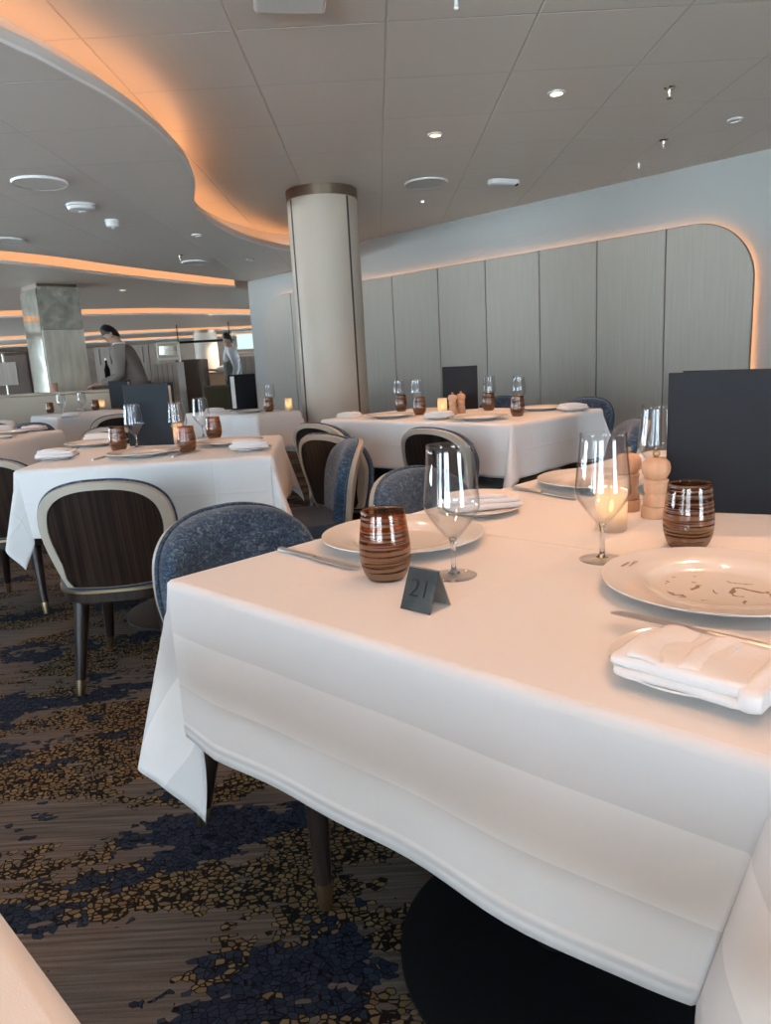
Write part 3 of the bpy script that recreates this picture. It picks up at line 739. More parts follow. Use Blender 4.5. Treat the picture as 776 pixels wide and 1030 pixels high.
def make_candle():
    t = thing('candle_holder', '', 'candle')
    h = .098; r = .0285
    obj('frosted_cup', G().lathe([(0, 0), (r - .002, 0), (r, .003), (r, h), (r - .0015, h + .001), (r - .003, h), (r - .003, .008), (0, .008)], 40), MAT['frost'], t)
    obj('tealight', G().lathe([(0, .0082), (.018, .0082), (.018, .03), (.003, .031), (0, .031)], 24), MAT['wax'], t)
    obj('flame', G().lathe([(0, .034), (.0035, .038), (.0042, .043), (.003, .05), (.001, .058), (0, .06)], 14), MAT['flame'], t)
    return t
candle = Kind(make_candle)
def make_menu_kind(mat, w=.225, h=.30, half=math.radians(24)):
    def mk():
        t = thing('menu', '', 'menu')
        # spine stands at x=+w/2; covers open towards -x
        for nm, sgn in (('front_cover', -1), ('back_cover', 1)):
            M_ = Matrix.Translation((w / 2, 0, 0)) @ Matrix.Rotation(-sgn * half / 2, 4, 'Z')
            obj(nm, G().box((-w / 2, sgn * .003, h / 2), (w, .004, h)).xf(M_), mat, t, smooth=0, bevel=.0012)
            obj('page', G().box((-w / 2 - .002, -sgn * .0004, h / 2), (w - .03, .0016, h - .03)).xf(M_), MAT['paper'], t, smooth=0)
        obj('spine', G().tube([(w / 2, 0, .0), (w / 2, 0, h)], .0045, 10), mat, t)
        return t
    return mk
menu = Kind(make_menu_kind(MAT['menu'], .225, .277))
menu_grey = Kind(make_menu_kind(MAT['menu_grey'], .225, .29))

# ------------------------------------------------------------------ tables
def make_cloth(name, O, E2, EW, S, Wd, drop, mat, label, cornerstyle=None, detail=1, z=.752):
    """cloth on a table: O corner, E2 along the length S, EW along the width Wd.
       drop = function(side, t) -> overhang, sides: 'n' (s<0), 'f' (s>S), 'l' (w<0), 'r' (w>Wd)"""
    def axis(length, over, fine):
        a = []
        k = int(18 * detail)
        a += [-over * (1 - i / k) for i in range(k)]
        a += [0, .004, .012, .03]
        m = max(4, int(length / (.05 / detail)))
        a += [.03 + (length - .06) * i / m for i in range(1, m)]
        a += [length - .03, length - .012, length - .004, length]
        a += [length + over * (i + 1) / k for i in range(k)]
        return a
    ps = axis(S, 1., detail); pw = axis(Wd, 1., detail)          # outside values are fractions of the overhang
    corner = dict(default=[(0, .16, 0., -1), (22, .27, .08, -1), (45, .26, .26, -1), (68, .08, .27, -1), (90, 0., .16, -1)])
    if cornerstyle: corner.update(cornerstyle)
    tilt0 = math.radians(4.5)
    rr = .010
    dn = Vector((0, 0, -1))
    ph = random.uniform(0, 6)
    def hang(rho, out, tilt):
        """position below an edge after rho metres of cloth"""
        th = min(rho / rr, PI / 2 - tilt)
        q = out * (rr * math.sin(th)) + dn * (rr * (1 - math.cos(th)))
        rest = rho - th * rr
        if rest > 0: q += (out * math.sin(tilt) + dn * math.cos(tilt)) * rest
        return q
    V = []; UV = []
    for p in ps:
        for w in pw:
            so = -1 if p < 0 else (1 if p > S else 0); wo = -1 if w < 0 else (1 if w > Wd else 0)
            pc = min(max(p, 0), S); wc = min(max(w, 0), Wd)
            base = O + E2 * pc + EW * wc; base = Vector((base.x, base.y, z))
            outp = E2 * so; outw = EW * wo
            dp = abs(p - pc) * (drop('n' if so < 0 else 'f', wc / Wd) if so else 0)
            dw = abs(w - wc) * (drop('l' if wo < 0 else 'r', pc / S) if wo else 0)
            if so and not wo:
                wav = math.radians(1.6) * math.sin(wc * 9 + ph + so) + math.radians(.8) * math.sin(wc * 23 + so)
                dl, dr_ = wc, Wd - wc
                q = hang(dp, outp, tilt0 + wav * min(1, dl / .12, dr_ / .12))
                # relax into the corner pleats
                for dist, sg, key in ((dl, -1, ('n' if so < 0 else 'f') + 'l'), (dr_, 1, ('n' if so < 0 else 'f') + 'r')):
                    f = max(0, 1 - dist / .30) ** 2
                    st = corner.get(key, corner['default']); c_ = st[0]
                    q += (EW * sg * c_[2] + outp * (c_[1] - math.sin(tilt0))) * dp * f
                base = base + q
            elif wo and not so:
                wav = math.radians(1.6) * math.sin(pc * 8 + ph * 2 + wo) + math.radians(.9) * math.sin(pc * 21 + wo)
                dl, dr_ = pc, S - pc
                q = hang(dw, outw, tilt0 + wav * min(1, dl / .12, dr_ / .12))
                for dist, sg, key in ((dl, -1, 'n' + ('l' if wo < 0 else 'r')), (dr_, 1, 'f' + ('l' if wo < 0 else 'r'))):
                    f = max(0, 1 - dist / .30) ** 2
                    st = corner.get(key, corner['default']); c_ = st[-1]
                    q += (E2 * sg * c_[1] + outw * (c_[2] - math.sin(tilt0))) * dw * f
                base = base + q
            elif so and wo:
                key = ('n' if so < 0 else 'f') + ('l' if wo < 0 else 'r')
                st = corner.get(key, corner['default'])
                rho = math.hypot(dp, dw); phi = math.degrees(math.atan2(dw, dp)) if rho > 1e-9 else 45
                # interpolate directions (phi 0 = hanging on the p side, 90 = on the w side)
                for i in range(len(st) - 1):
                    if st[i][0] <= phi <= st[i + 1][0] + 1e-6: break
                def D(j): j = min(max(j, 0), len(st) - 1); return Vector(st[j][1:4]).normalized()
                t = (phi - st[i][0]) / (st[i + 1][0] - st[i][0])
                p0, p1, p2, p3 = D(i - 1), D(i), D(i + 1), D(i + 2)
                d = .5 * ((2 * p1) + (p2 - p0) * t + (2 * p0 - 5 * p1 + 4 * p2 - p3) * t * t + (3 * p1 - p0 - 3 * p2 + p3) * t ** 3)
                d.normalize()
                base = base + (outp * d.x + outw * d.y) * rho + Vector((0, 0, d.z)) * rho
            V.append(base); UV.append((p if 0 <= p <= S else (-dp if so < 0 else S + dp), w if 0 <= w <= Wd else (-dw if wo < 0 else Wd + dw)))
    nw = len(pw); F = []
    for i in range(len(ps) - 1):
        for j in range(nw - 1):
            F.append((i * nw + j, (i + 1) * nw + j, (i + 1) * nw + j + 1, i * nw + j + 1))
    g = G(); g.v = [tuple(v) for v in V]; g.f = F; g.uv = [(a + .3, b + .3) for a, b in UV]
    me = mesh(name, g, mat, smooth=80)
    o = link(name, me)
    so_ = o.modifiers.new('thickness', 'SOLIDIFY'); so_.thickness = .0012; so_.offset = -1
    return tag(o, label, 'tablecloth')

def make_table(O, E2, EW, S, Wd, peds, label, basemat, r=.28, gap=.0):
    c = O + E2 * S / 2 + EW * Wd / 2
    t = thing('dining_table', label, 'table', (c.x, c.y, 0))
    def pt(s, w): q = O + E2 * s + EW * w - c; return (q.x, q.y)
    i = .006
    obj('tabletop', G().prism([pt(i, i), pt(S - i, i), pt(S - i, Wd - i), pt(i, Wd - i)], .715, .748), MAT['tablewood'], t, smooth=0, bevel=.004)
    for s, w in peds:
        x, y = pt(s, w)
        obj('pedestal', G().lathe([(.045, .02), (.04, .06), (.04, .66), (.16, .7), (.16, .714), (0, .714)], 24, (x, y, 0)), basemat, t)
        obj('base', G().lathe([(0, 0), (r, 0), (r, .008), (r * .93, .016), (r * .4, .024), (.046, .03), (0, .03)], 56, (x, y, 0)), basemat, t)
    return t

def rotv(deg): a = math.radians(deg); return Vector((math.cos(a), math.sin(a), 0))
def flatp(x, y, z): v = at(x, y, z); return Vector((v.x, v.y, 0))
TZ = .7525
E = rotv(44.8); EWv = rotv(-42.5)
L21 = flatp(172, 583, .752); S21, W21 = 1.52, .90
def T21(s, w, z=TZ): p = L21 + E * s + EWv * w; return Vector((p.x, p.y, z))
make_table(L21, E, EWv, S21, W21, [(.43, .44), (1.12, .44)], 'large dining table under the nearest white cloth, standing on round black bases', MAT['black'], r=.29)
fr_left = dict(nl=[(0, .05, -.10, -1), (26, .0, -.12, -1), (54, -.02, -.0, -1), (65, .06, .20, -1), (75, .13, .30, -1), (90, .02, .24, -1)],
               nr=[(0, .02, -.22, -1), (18, .22, -.13, -1), (40, .30, .04, -1), (55, .26, .20, -1), (75, .10, .28, -1), (90, 0, .14, -1)])
def d21(side, t):
    if side == 'l': return .365 - .10 * min(1, max(0, (t * S21 - .02) / .14))
    if side == 'n': return .268
    if side == 'r': return .30
    return .27
make_cloth('tablecloth', L21, E, EWv, S21, W21, d21, MAT['cloth21'], 'large white damask tablecloth on the nearest table, the one with the 21 sign', fr_left, detail=1.6)
TR = math.atan2(E.y, E.x)               # table yaw

def on(px_, py_, z=TZ): v = at(px_, py_, z); return Vector((v.x, v.y, TZ))
# plates
Xd = Vector((1, 0, 0))
pA = at(323, 540, TZ + .02) + Xd * .150; pA = Vector(((pA.x + at(406, 535, TZ + .02).x) / 2, (pA.y + at(406, 534, TZ + .02).y) / 2, TZ))
charger(pA, 0, 'large white dinner plate behind the tumbler and the 21 sign, between two blue chairs')
pB = at(610, 586, TZ + .02) + Xd * .152; pB.z = TZ
big = tag(obj('dinner_plate', G().lathe(plate_prof(.152, .092, .02), 96), MAT['print_china'], smooth=35), 'large white dinner plate with a brown branch drawing in its well, at the right edge', 'plate')
big.location = pB
def rim_mark(parent, R, ang, s=1., z=.017):
    g = G()
    rd = random.Random(3)
    for k in range(6): g.box((-.016 * s + k * .0042 * s, .006 * s, 0), (.0022 * s, .004 * s, .0004))
    g.box((.004 * s, -.002 * s, 0), (.03 * s, .0013 * s, .0004))
    g.box((.012 * s, .001 * s, 0), (.016 * s, .001 * s, .0004), .12)
    g.xf(Matrix.Rotation(ang, 4, 'Z') @ Matrix.Translation((0, R, z)))
    obj('rim_mark', g, MAT['ink'], parent, smooth=0)
rim_mark(big, .122, math.radians(47), 1., .0187)
pC = at(542, 483, TZ + .02) + Xd * .150; pC.z = TZ
charger(pC, 0, 'large white dinner plate behind the candle at the far end of the nearest table')
# side plates and napkins
sB = at(617, 668, TZ + .013) + Xd * .088; sB.z = TZ
mk = tag(obj('side_plate', G().lathe(plate_prof(.088, .056, .014), 56), MAT['china'], smooth=35), '', 'plate')
mk['label'] = 'small white side plate with brown rim mark under the near napkin, front right'; mk.location = sB
rim_mark(mk, .072, math.radians(62), .62, .0133)
nB = at(701, 660, TZ + .03)
napkin((nB.x, nB.y, TZ + .0125), TR - PI / 2, 'white folded napkin on the side plate at front right')
k1 = at(645, 622, TZ + .018); k2 = at(776, 652, TZ + .018)
def lay_knife(a, b, label, z=TZ, fac=1.):
    m = (a + b) / 2; d = b - a
    o = knife((m.x, m.y, z), math.atan2(d.y, d.x), label); return o
ok_ = knife((((k1 + k2) / 2).x, ((k1 + k2) / 2).y, TZ + .0135), math.atan2((k1 - k2).y, (k1 - k2).x), 'butter knife tucked under the white napkin at front right')
lay_knife(at(285, 555, TZ), at(357, 573, TZ), 'table knife left of the brown tumbler on the nearest table')
lay_knife(at(517, 492, TZ), at(581, 503, TZ), 'table knife in front of the far dinner plate on the nearest table')
s2 = at(487, 507, TZ + .014); s2 = Vector((s2.x, s2.y, TZ)) - E * .02
side_plate(s2, 0, 'small side plate under the folded napkin right behind the clear wine glass')
n2_ = at(489, 506, TZ + .03); flatnap((s2.x + .005, s2.y, TZ + .0128), math.radians(12), 'folded napkin right behind the nearest wine glass, beside the second blue chair')
s3 = T21(1.37, .20); side_plate(s3, 0, 'side plate at the far end of the nearest table behind the pepper mills')
flatnap(s3 + Vector((0, 0, .0128)), TR, 'folded napkin at the far end of the nearest table behind the pepper mills')
# glasses
wine(on(457, 579), .3, 'clear wine glass behind the 21 sign, nearest to the camera')
wine(on(606, 563), .7, 'clear wine glass in front of the frosted candle and pepper mills')
gp = at(663, 407, TZ + .203); wine((gp.x, gp.y, TZ), .7, 'clear wine glass half hidden behind the big black menu')
tumbler(on(389, 581), .2, 'brown thread-wound tumbler left of the 21 sign')
tumbler(on(692, 550), 1.2, 'brown thread-wound tumbler in front of the big black menu')
candle(on(615, 533), 0, 'lit candle in a frosted glass cup behind the second wine glass', None)
mill(on(659, 520), 0, 'beech pepper mill standing right beside the big black menu, the right one of its pair')
mill(on(631, 513), .4, 'beech pepper mill behind the candle, the left one of its pair')
ml = on(674, 512); mrr = on(776, 516); md = (mrr - ml); md.normalize()
half = math.radians(24) / 2
mc = ml + md * .1125; mx_ = math.atan2(md.y, md.x)
menu((mc.x + .0, mc.y + .012, TZ), mx_ - half * .95, 'big black menu standing open at the right edge of the nearest table')

# table number
bl, br, bb = on(401.5, 611.5), on(431, 618.5), on(455.5, 608.5)
wv = br - bl; sw = wv.length; dv = bb - br; sd = dv.length
top = at(442.3, 575.5, TZ + .05)
sg = thing('table_number_sign', 'small folded metal sign with the number 21 in front of the brown tumbler', 'sign', ((bl + bb) / 2), math.atan2(wv.y, wv.x))
hs = .055; th = .0016
def slope(side):
    y0 = side * sd / 2
    return [(-sw / 2, y0, 0), (sw / 2, y0, 0), (sw / 2, 0, hs), (-sw / 2, 0, hs)]
for nm, side, mt in (('front_plate', -1, 'sign'), ('back_plate', 1, 'signback')):
    a = slope(side); n_ = Vector((0, side * hs, sd / 2)).normalized() * th
    obj(nm, G().loft([[Vector(p) for p in a], [Vector(p) - n_ for p in a]], True, True), MAT[mt], sg, smooth=0)
fc = bpy.data.curves.new('digits', 'FONT'); fc.body = '21'; fc.size = .036; fc.extrude = .0004; fc.align_x = 'CENTER'; fc.align_y = 'CENTER'; fc.offset = -.0008
fo = bpy.data.objects.new('tmp', fc); COL.objects.link(fo)
dg = bpy.context.evaluated_depsgraph_get(); me = bpy.data.meshes.new_from_object(fo.evaluated_get(dg))
bpy.data.objects.remove(fo); me.name = 'digits'; me.materials.clear(); me.materials.append(MAT['digit'])
dgo = link('digits', me, sg); an = math.atan2(hs, sd / 2)
dgo.location = (.001, -sd / 4 - .0007, hs / 2 + .0002); dgo.rotation_euler = (an, 0, 0)
dgo['label'] = 'black digits 21'

# chairs at the nearest table (they face across it)
fz = math.atan2(EWv.y, EWv.x) - PI / 2          # chair +Y along EWv
chair(T21(.395, -.175, 0), fz, 'blue velvet chair tucked in at the left corner of the nearest white table')
chair(T21(1.065, -.17, 0), fz + .02, 'blue velvet chair behind the nearest wine glass, second along the nearest table')

# the camera's own table
P_, Q_ = flatp(0, 918, .75), flatp(82, 1030, .75); eo = (Q_ - P_).normalized(); no_ = Vector((-eo.y, eo.x, 0))
if no_.dot(Vector((1, 1, 0))) < 0: no_ = -no_
O0 = P_ - eo * .55 - no_ * .008
make_table(O0 - no_ * .8, no_, eo, .8, 1.3, [(.4, .65)], 'table under the white cloth at the bottom left corner', MAT['black'])
make_cloth('tablecloth', O0 - no_ * .8, no_, eo, .8, 1.3, lambda s, t: .2, MAT['cloth'], 'white tablecloth at the bottom left corner of the photo', detail=.8)

# ---- second table by the wall panel
N2 = flatp(514, 427, .75); F2d = flatp(329, 420.5, .75) - N2; S2w = F2d.length
eL = rotv(135.5); eR = rotv(45.5)
W2_, S2_ = 1.40, .92
# corner O at N2: 'n' side = front edge (faces the camera-left), width runs to the left-far
GZ = .752
make_table(N2, eR, eL, S2_, W2_, [(.46, .7)], 'dining table under the white cloth in front of the taupe wall panel', MAT['brownbase'])
make_cloth('tablecloth', N2, eR, eL, S2_, W2_, lambda s, t: .275, MAT['cloth'], 'white tablecloth on the table in front of the taupe wall panel', dict(nl=[(0, .05, -.08, -1), (24, .12, -.06, -1), (45, .30, .04, -1), (60, .30, .20, -1), (78, .06, .20, -1), (90, 0, .12, -1)]))
def P2(x, y, z=TZ): return on(x, y)
G2 = 'settings on the table by the wall panel'
flatnap(on(352, 419.5), math.radians(135), 'folded napkin at the left end of the table by the wall panel')
charger(on(393, 420), 0, 'white dinner plate beside the left napkin on the table by the wall panel')
side_plate(on(442, 421.5), 0, 'side plate in front of the candle on the table by the wall panel')
flatnap(on(442, 421.5) + Vector((0, 0, .013)), math.radians(150), 'folded napkin in front of the candle on the table by the wall panel')
charger(on(483, 422), 0, 'white dinner plate in front of the dark menu on the table by the wall panel')
charger(on(545, 412.5), 0, 'white dinner plate at the right end of the table by the wall panel')
side_plate(on(577, 413.5), 0, 'side plate under a napkin at the right rear corner of the wall panel table')
flatnap(on(576, 413.5) + Vector((0, 0, .013)), math.radians(20), 'folded napkin at the right rear corner of the table by the wall panel')
def at_top(x, y, h): v = at(x, y, TZ + h); return Vector((v.x, v.y, TZ))
for x, y, lb in ((403.5, 413, 'leftmost'), (422, 416.5, 'second from left'), (491.5, 412, 'third from left'), (520.5, 417.5, 'rightmost')):
    tumbler(on(x + .5, y + .8), .3, lb + ' of the four brown tumblers on the table by the wall panel')
for x, y, lb in ((402.5, 410.5, 'leftmost'), (420.5, 411.5, 'second from left'), (492.8, 410, 'third from left'), (522.5, 411.5, 'rightmost')):
    wine(on(x, y), .3, lb + ' of the four wine glasses on the table by the wall panel')
candle(on(445.5, 417), 0, 'lit candle beside the pepper mills on the table by the wall panel')
mill(on(456, 417), 0, 'pepper mill next to the candle on the table by the wall panel')
mill(on(464.5, 415.5), 0, 'pepper mill next to the dark menu on the table by the wall panel')
m2 = on(462, 413); menu((m2.x + .02, m2.y + .10, TZ), math.radians(-8), 'dark menu standing on the table by the wall panel')
# chairs around it
def ch(x, y, fdeg, label, dx=0, dy=0): # top centre of the back at pixel, facing fdeg (0 = +X)
    t = at(x, y, .757); f = rotv(fdeg); p = Vector((t.x, t.y, 0)) + f * .285
    return chair((p.x + dx, p.y + dy, 0), math.radians(fdeg - 90), label)
ch(425, 430, 47, 'chair with cream-edged dark back tucked in at the near side of the wall panel table', .02, -.03)
ch(314, 425.5, 50, 'chair with cream-edged dark back standing against the round column')
chair((-.11, 3.69, 0), math.radians(50 - 90), 'chair with cream-edged dark back mostly hidden behind the side-on blue chair')
ch(359, 441, 190, 'blue chair seen from the side, left of the second chair of the nearest table')
ch(583, 401, 228, 'dark blue chair behind the right rear corner of the wall panel table', .1, .1)
ch(497, 400, 225, 'dark blue chair behind the menu on the wall panel table', .12, .14)
chair((.95, 3.38, 0), math.radians(172 - 90), 'dark blue chair at the right end of the wall panel table')

# ---- third table, centre left
L3 = flatp(16, 473, .752); R3 = flatp(272, 458, .752)
x3 = (R3 - L3).normalized(); y3 = Vector((-x3.y, x3.x, 0)); y3 = (y3 - x3 * .06).normalized()
W3 = (R3 - L3).length; S3 = .84
make_table(L3, y3, x3, S3, W3, [(.45, W3 * .52)], 'dining table under the white cloth at centre left, behind the dark-backed chair', MAT['brownbase'])
make_cloth('tablecloth', L3, y3, x3, S3, W3, lambda s, t: .275, MAT['cloth'], 'white tablecloth on the table at centre left with the slate blue menu',
           dict(nl=[(0, .04, -.12, -1), (24, .05, -.10, -1), (45, .10, .02, -1), (60, .16, .22, -1), (78, .04, .22, -1), (90, .0, .16, -1)],
                nr=[(0, .05, -.02, -1), (24, .14, .02, -1), (45, .22, .22, -1), (66, .04, .28, -1), (90, 0, .18, -1)]))
side_plate(on(58, 462), 0, 'side plate under a napkin at the near left corner of the centre left table')
flatnap(on(58, 462) + Vector((0, 0, .013)), .1, 'folded napkin at the near left corner of the centre left table')
charger(on(146, 458), 0, 'white dinner plate in front of the slate blue menu on the centre left table')
charger(on(98, 448), 0, 'white dinner plate behind the left tumbler on the centre left table')
flatnap(on(100, 441.5), .2, 'folded napkin at the far left of the centre left table')
charger(on(232, 447), 0, 'white dinner plate at the right end of the centre left table')
side_plate(on(252, 453), 0, 'side plate under a napkin at the right end of the centre left table')
flatnap(on(251, 453) + Vector((0, 0, .013)), .15, 'folded napkin at the right end of the centre left table')
lay_knife(at(92, 464, TZ), at(101, 459, TZ) + Vector((.05, .07, 0)), 'table knife left of the front dinner plate on the centre left table')
lay_knife(at(172, 461, TZ), at(190, 455, TZ) + Vector((.04, .06, 0)), 'table knife right of the front dinner plate on the centre left table')
for x, y, lb in ((120, 452.8, 'brown tumbler left of the slate blue menu on the centre left table'), (189, 454, 'brown tumbler right of the slate blue menu on the centre left table'), (216, 440.5, 'brown tumbler at the far right of the centre left table')):
    tumbler(on(x, y + .5), .3, lb)
for x, y, lb in ((138, 450.6, 'wine glass in front of the slate blue menu on the centre left table'), (181.5, 449, 'wine glass right of the slate blue menu on the centre left table'), (205, 440, 'wine glass at the far right of the centre left table')):
    wine(on(x, y), .3, lb)
candle(on(180, 446.5), 0, 'lit candle behind the slate blue menu on the centre left table')
m3 = on(149, 449.5); menu_grey((m3.x + .005, m3.y + .085, TZ), math.radians(172 + 10), 'slate blue menu standing on the centre left table')
chair((-.965, 2.565, 0), math.radians(7), 'dark-backed chair with cream frame in front of the centre left table')
ch(-22, 462, 97, 'dark-backed chair with a brass line cut by the left edge, beside the centre left table')
ch(82, 431, 100, 'chair with cream-framed back behind the left end of the centre left table', .17, .03)
ch(117, 417, 120, 'chair with cream-framed back at the far side behind the slate blue menu')

# ---- tables farther back
def far_table(N, S, Wd, label, clabel, er=45.5, el=135.5):
    a, b = rotv(er), rotv(el)
    make_table(N, a, b, S, Wd, [(S / 2, Wd / 2)], label, MAT['brownbase'])
    make_cloth('tablecloth', N, a, b, S, Wd, lambda s, t: .275, MAT['cloth'], clabel, detail=.6)
N6 = flatp(259, 417.5, .75)
far_table(N6, .40, 1.0, 'dining table under the cloth left of the round column', 'white tablecloth just left of the round column, with the black and white menu')
N4 = flatp(57.5, 419.5, .75)
far_table(N4, .75, .62, 'dining table under the cloth by the beige partition', 'white tablecloth near the beige partition, in front of the suited man')
R5 = flatp(62, 432.8, .75)
far_table(R5 - rotv(83) * .85, .85, 1.2, 'dining table under the cloth cut by the left edge', 'grey-looking white tablecloth cut by the left edge, left of the cream-framed chair', 83, 173)
N7 = flatp(16, 423, .75)
far_table(N7 - rotv(45.5) * .5 + rotv(135.5) * .05, .5, .7, 'small table end showing at the far left edge', 'small white tablecloth end at the far left edge, below the beige partition')
# set on table 6
tumbler(on(271, 414), .2, 'brown tumbler on the table left of the round column')
wine(on(273, 411.5), .2, 'wine glass on the table left of the round column')
candle(on(291, 413.5), 0, 'lit candle on the table right beside the round column')
flatnap(on(216, 414.2), .4, 'folded napkin on the table left of the round column, beside the black and white menu')
charger(on(251, 415), 0, 'white dinner plate below the black and white menu')
m6 = on(257, 412.5); 
mm = make_menu_kind(MAT['menu'], .22, .295, math.radians(50))(); mm.location = (m6.x - .11, m6.y + .12, TZ); mm.rotation_euler = (0, 0, math.radians(25)); mm['label'] = 'open menu showing a white page and a black cover, left of the round column'
# set on table 4
for x, y, lb in ((63.5, 416.5, 'left wine glass of two on the table by the beige partition'), (84, 414, 'right wine glass of two on the table by the beige partition')): wine(on(x, y), .3, lb)
candle(on(103.5, 411.5), 0, 'glowing amber candle on the table by the beige partition')
tumbler(on(96.5, 412.8), 0, 'brown tumbler beside the amber candle on the table by the beige partition')
tumbler(on(51, 415.5), .4, 'dark tumbler at the left end of the table by the beige partition')
charger(on(92, 412.2), 0, 'white dinner plate on the table by the beige partition')
flatnap(on(71, 418.2), .3, 'folded napkin below the left wine glass on the table by the beige partition')
m4 = on(122, 410.5); menu_grey((m4.x, m4.y + .03, TZ), math.radians(178), 'slate menu standing behind the larger slate blue menu, beside the suited man')
# set on table 5
flatnap(on(34, 432.5), -.2, 'folded napkin near the rear corner of the table cut by the left edge')
charger(on(14, 436), 0, 'white dinner plate on the table cut by the left edge')
flatnap(on(3, 432.5), .1, 'folded napkin at the left edge of the photo on the table cut by it')
side_plate(on(2, 441), 0, 'side plate near the front of the table cut by the left edge')
ch(33, 425.5, 268, 'dark blue chair behind the napkin on the table cut by the left edge')
ch(-8, 426, 268, 'dark blue chair cut by the left edge of the photo, behind the plates')
ch(40, 410, 230, 'navy chair at the far side of the table by the beige partition')

# ------------------------------------------------------------------ background furniture
p0, p1 = aty(-60, 401, 8.05), aty(116, 390.5, 8.05)
zt = (p0.z + p1.z) / 2
pt_ = thing('booth_partition', 'low beige upholstered partition in front of the square pillar', 'partition', ((p0.x + p1.x) / 2, 8.05, 0))
wl = p1.x - p0.x
obj('body', G().box((0, 0, (zt - .03) / 2), (wl, .16, zt - .03)), MAT['beige'], pt_, smooth=0, bevel=.01)
obj('cap', G().box((0, 0, zt - .0145), (wl + .01, .18, .029)), MAT['beige'], pt_, smooth=0, bevel=.008)
v = aty(54, 392, 8.05)
vt = thing('votive_holder', 'small rose votive holder on top of the beige partition', 'candle', (v.x, 8.05, zt))
obj('cup', G().lathe([(0, 0), (.042, 0), (.045, .005), (.045, .10), (.04, .10), (.04, .012), (0, .012)], 20), MAT['terracotta'], vt)
obj('candle', G().lathe([(0, .012), (.03, .012), (.03, .05), (0, .052)], 16), MAT['wax'], vt)
# booth screen far left
def slab_at(px0, py0, px1, py1, Y):
    a, b = aty(px0, py0, Y), aty(px1, py1, Y); return a, b
a, b = slab_at(-40, 367, 20, 387, 10.5)
bs = thing('booth_screen', 'grey booth screen panel on slim posts at the far left', 'screen', ((a.x + b.x) / 2, 10.5, 0))
w_ = b.x - a.x
obj('panel', G().box((0, 0, (a.z + b.z) / 2), (w_, .05, abs(a.z - b.z))), MAT['greywood'], bs, smooth=0, bevel=.006)
for k in (-.42, .02, .28): obj('post', G().tube([(k * w_, .0, 0), (k * w_, .0, a.z + .12)], .02, 10), MAT['frame_metal'], bs)
a, b = slab_at(-60, 358, 27, 395, 11.6)
bo = thing('booth_sofa', 'dark high-backed booth sofa behind the screen at the far left', 'sofa', ((a.x + b.x) / 2, 11.8, 0)); w_ = b.x - a.x
obj('backrest', G().box((0, .16, a.z / 2), (w_, .22, a.z)), MAT['brownwood'], bo, smooth=0, bevel=.05, seg=4)
obj('seat', G().box((0, -.25, .23), (w_, .6, .46)), MAT['navy'], bo, smooth=0, bevel=.05, seg=4)
# wall niche / service station behind the suited man
a, b = slab_at(84, 349, 146, 392, 10.8)
ss = thing('service_station', 'grey wood service station behind the suited man', 'cabinet', ((a.x + b.x) / 2, 11.0, 0)); w_ = b.x - a.x
obj('back_panel', G().box((0, .2, a.z / 2), (w_, .06, a.z)), MAT['greywood'], ss, smooth=0, bevel=.005)
obj('worktop', G().box((0, -.1, .98), (w_, .5, .04)), MAT['brownwood'], ss, smooth=0, bevel=.005)
obj('base_cabinet', G().box((0, -.08, .478), (w_ - .02, .44, .955)), MAT['brownwood'], ss, smooth=0, bevel=.005)
for k in range(5): obj('slat', G().box((-w_ / 2 + w_ * (k + .5) / 5, .163, 1.25 + (a.z - 1.25) / 2), (.012, .012, a.z - 1.3)), MAT['groove'], ss, smooth=0)
sp_ = aty(107, 372, 10.72); o = thing('bottle', 'tall dark bottle on the service station in front of the suited man', 'bottle', (sp_.x, 10.75, 1.0002))
obj('body', G().lathe([(0, 0), (.038, 0), (.04, .01), (.04, .2), (.015, .27), (.015, .33), (0, .33)], 20), MAT['black'], o)
obj('cap', G().lathe([(0, .33), (.017, .33), (.017, .36), (0, .36)], 16), MAT['brass'], o)
# host stands with framed screens
def framed_station(x0, y0, x1, y1, Y, ytop, yscr0, sx0, sx1, label, slabel, lit):
    a, b = slab_at(x0, y0, x1, y1, Y); w = b.x - a.x
    st = thing('divider_cabinet', label, 'cabinet', ((a.x + b.x) / 2, Y + .2, 0))
    obj('body', G().box((0, 0, a.z / 2), (w, .4, a.z - .002)), MAT['greywood'], st, smooth=0, bevel=.006)
    for k in range(1, 5): obj('seam', G().box((-w / 2 + w * k / 5, -.2, a.z / 2), (.006, .006, a.z - .06)), MAT['groove'], st, smooth=0)
    s0, s1 = slab_at(sx0, yscr0, sx1, ytop, Y + .2); zc0, zc1 = a.z, s0.z
    fr = thing('framed_screen', slabel, 'screen', ((s0.x + s1.x) / 2, Y + .2, zc0)); W = s1.x - s0.x; Hh = zc1 - zc0
    for sx in (-1, 1): obj('post', G().box((sx * (W / 2 - .015), 0, Hh / 2), (.03, .05, Hh)), MAT['frame_metal'], fr, smooth=0, bevel=.003)
    obj('rail', G().box((0, 0, Hh - .015), (W, .05, .03)), MAT['frame_metal'], fr, smooth=0, bevel=.003)
    obj('rail', G().box((0, 0, .06), (W, .05, .03)), MAT['frame_metal'], fr, smooth=0, bevel=.003)
    obj('glass', G().box((W * .06, 0, (Hh + .06) / 2), (W * (.8 if not lit else .72), .02, Hh - .18)), MAT['screen_lit'] if lit else MAT['mirror'], fr, smooth=0)
framed_station(153, 365.5, 182, 402, 11.2, 344.5, 344.5, 155.5, 180, 'grey wood divider cabinet right of the suited man', 'small framed mirror standing on the grey divider cabinet right of the suited man', False)
framed_station(229, 358.5, 262, 400, 13.3, 333.5, 333.5, 231.5, 262, 'grey wood divider cabinet behind the end of the white wall', 'bright framed glass screen beside the white wall end, right of the person in white', True)
a, b = slab_at(181, 362, 190, 402, 12.0)
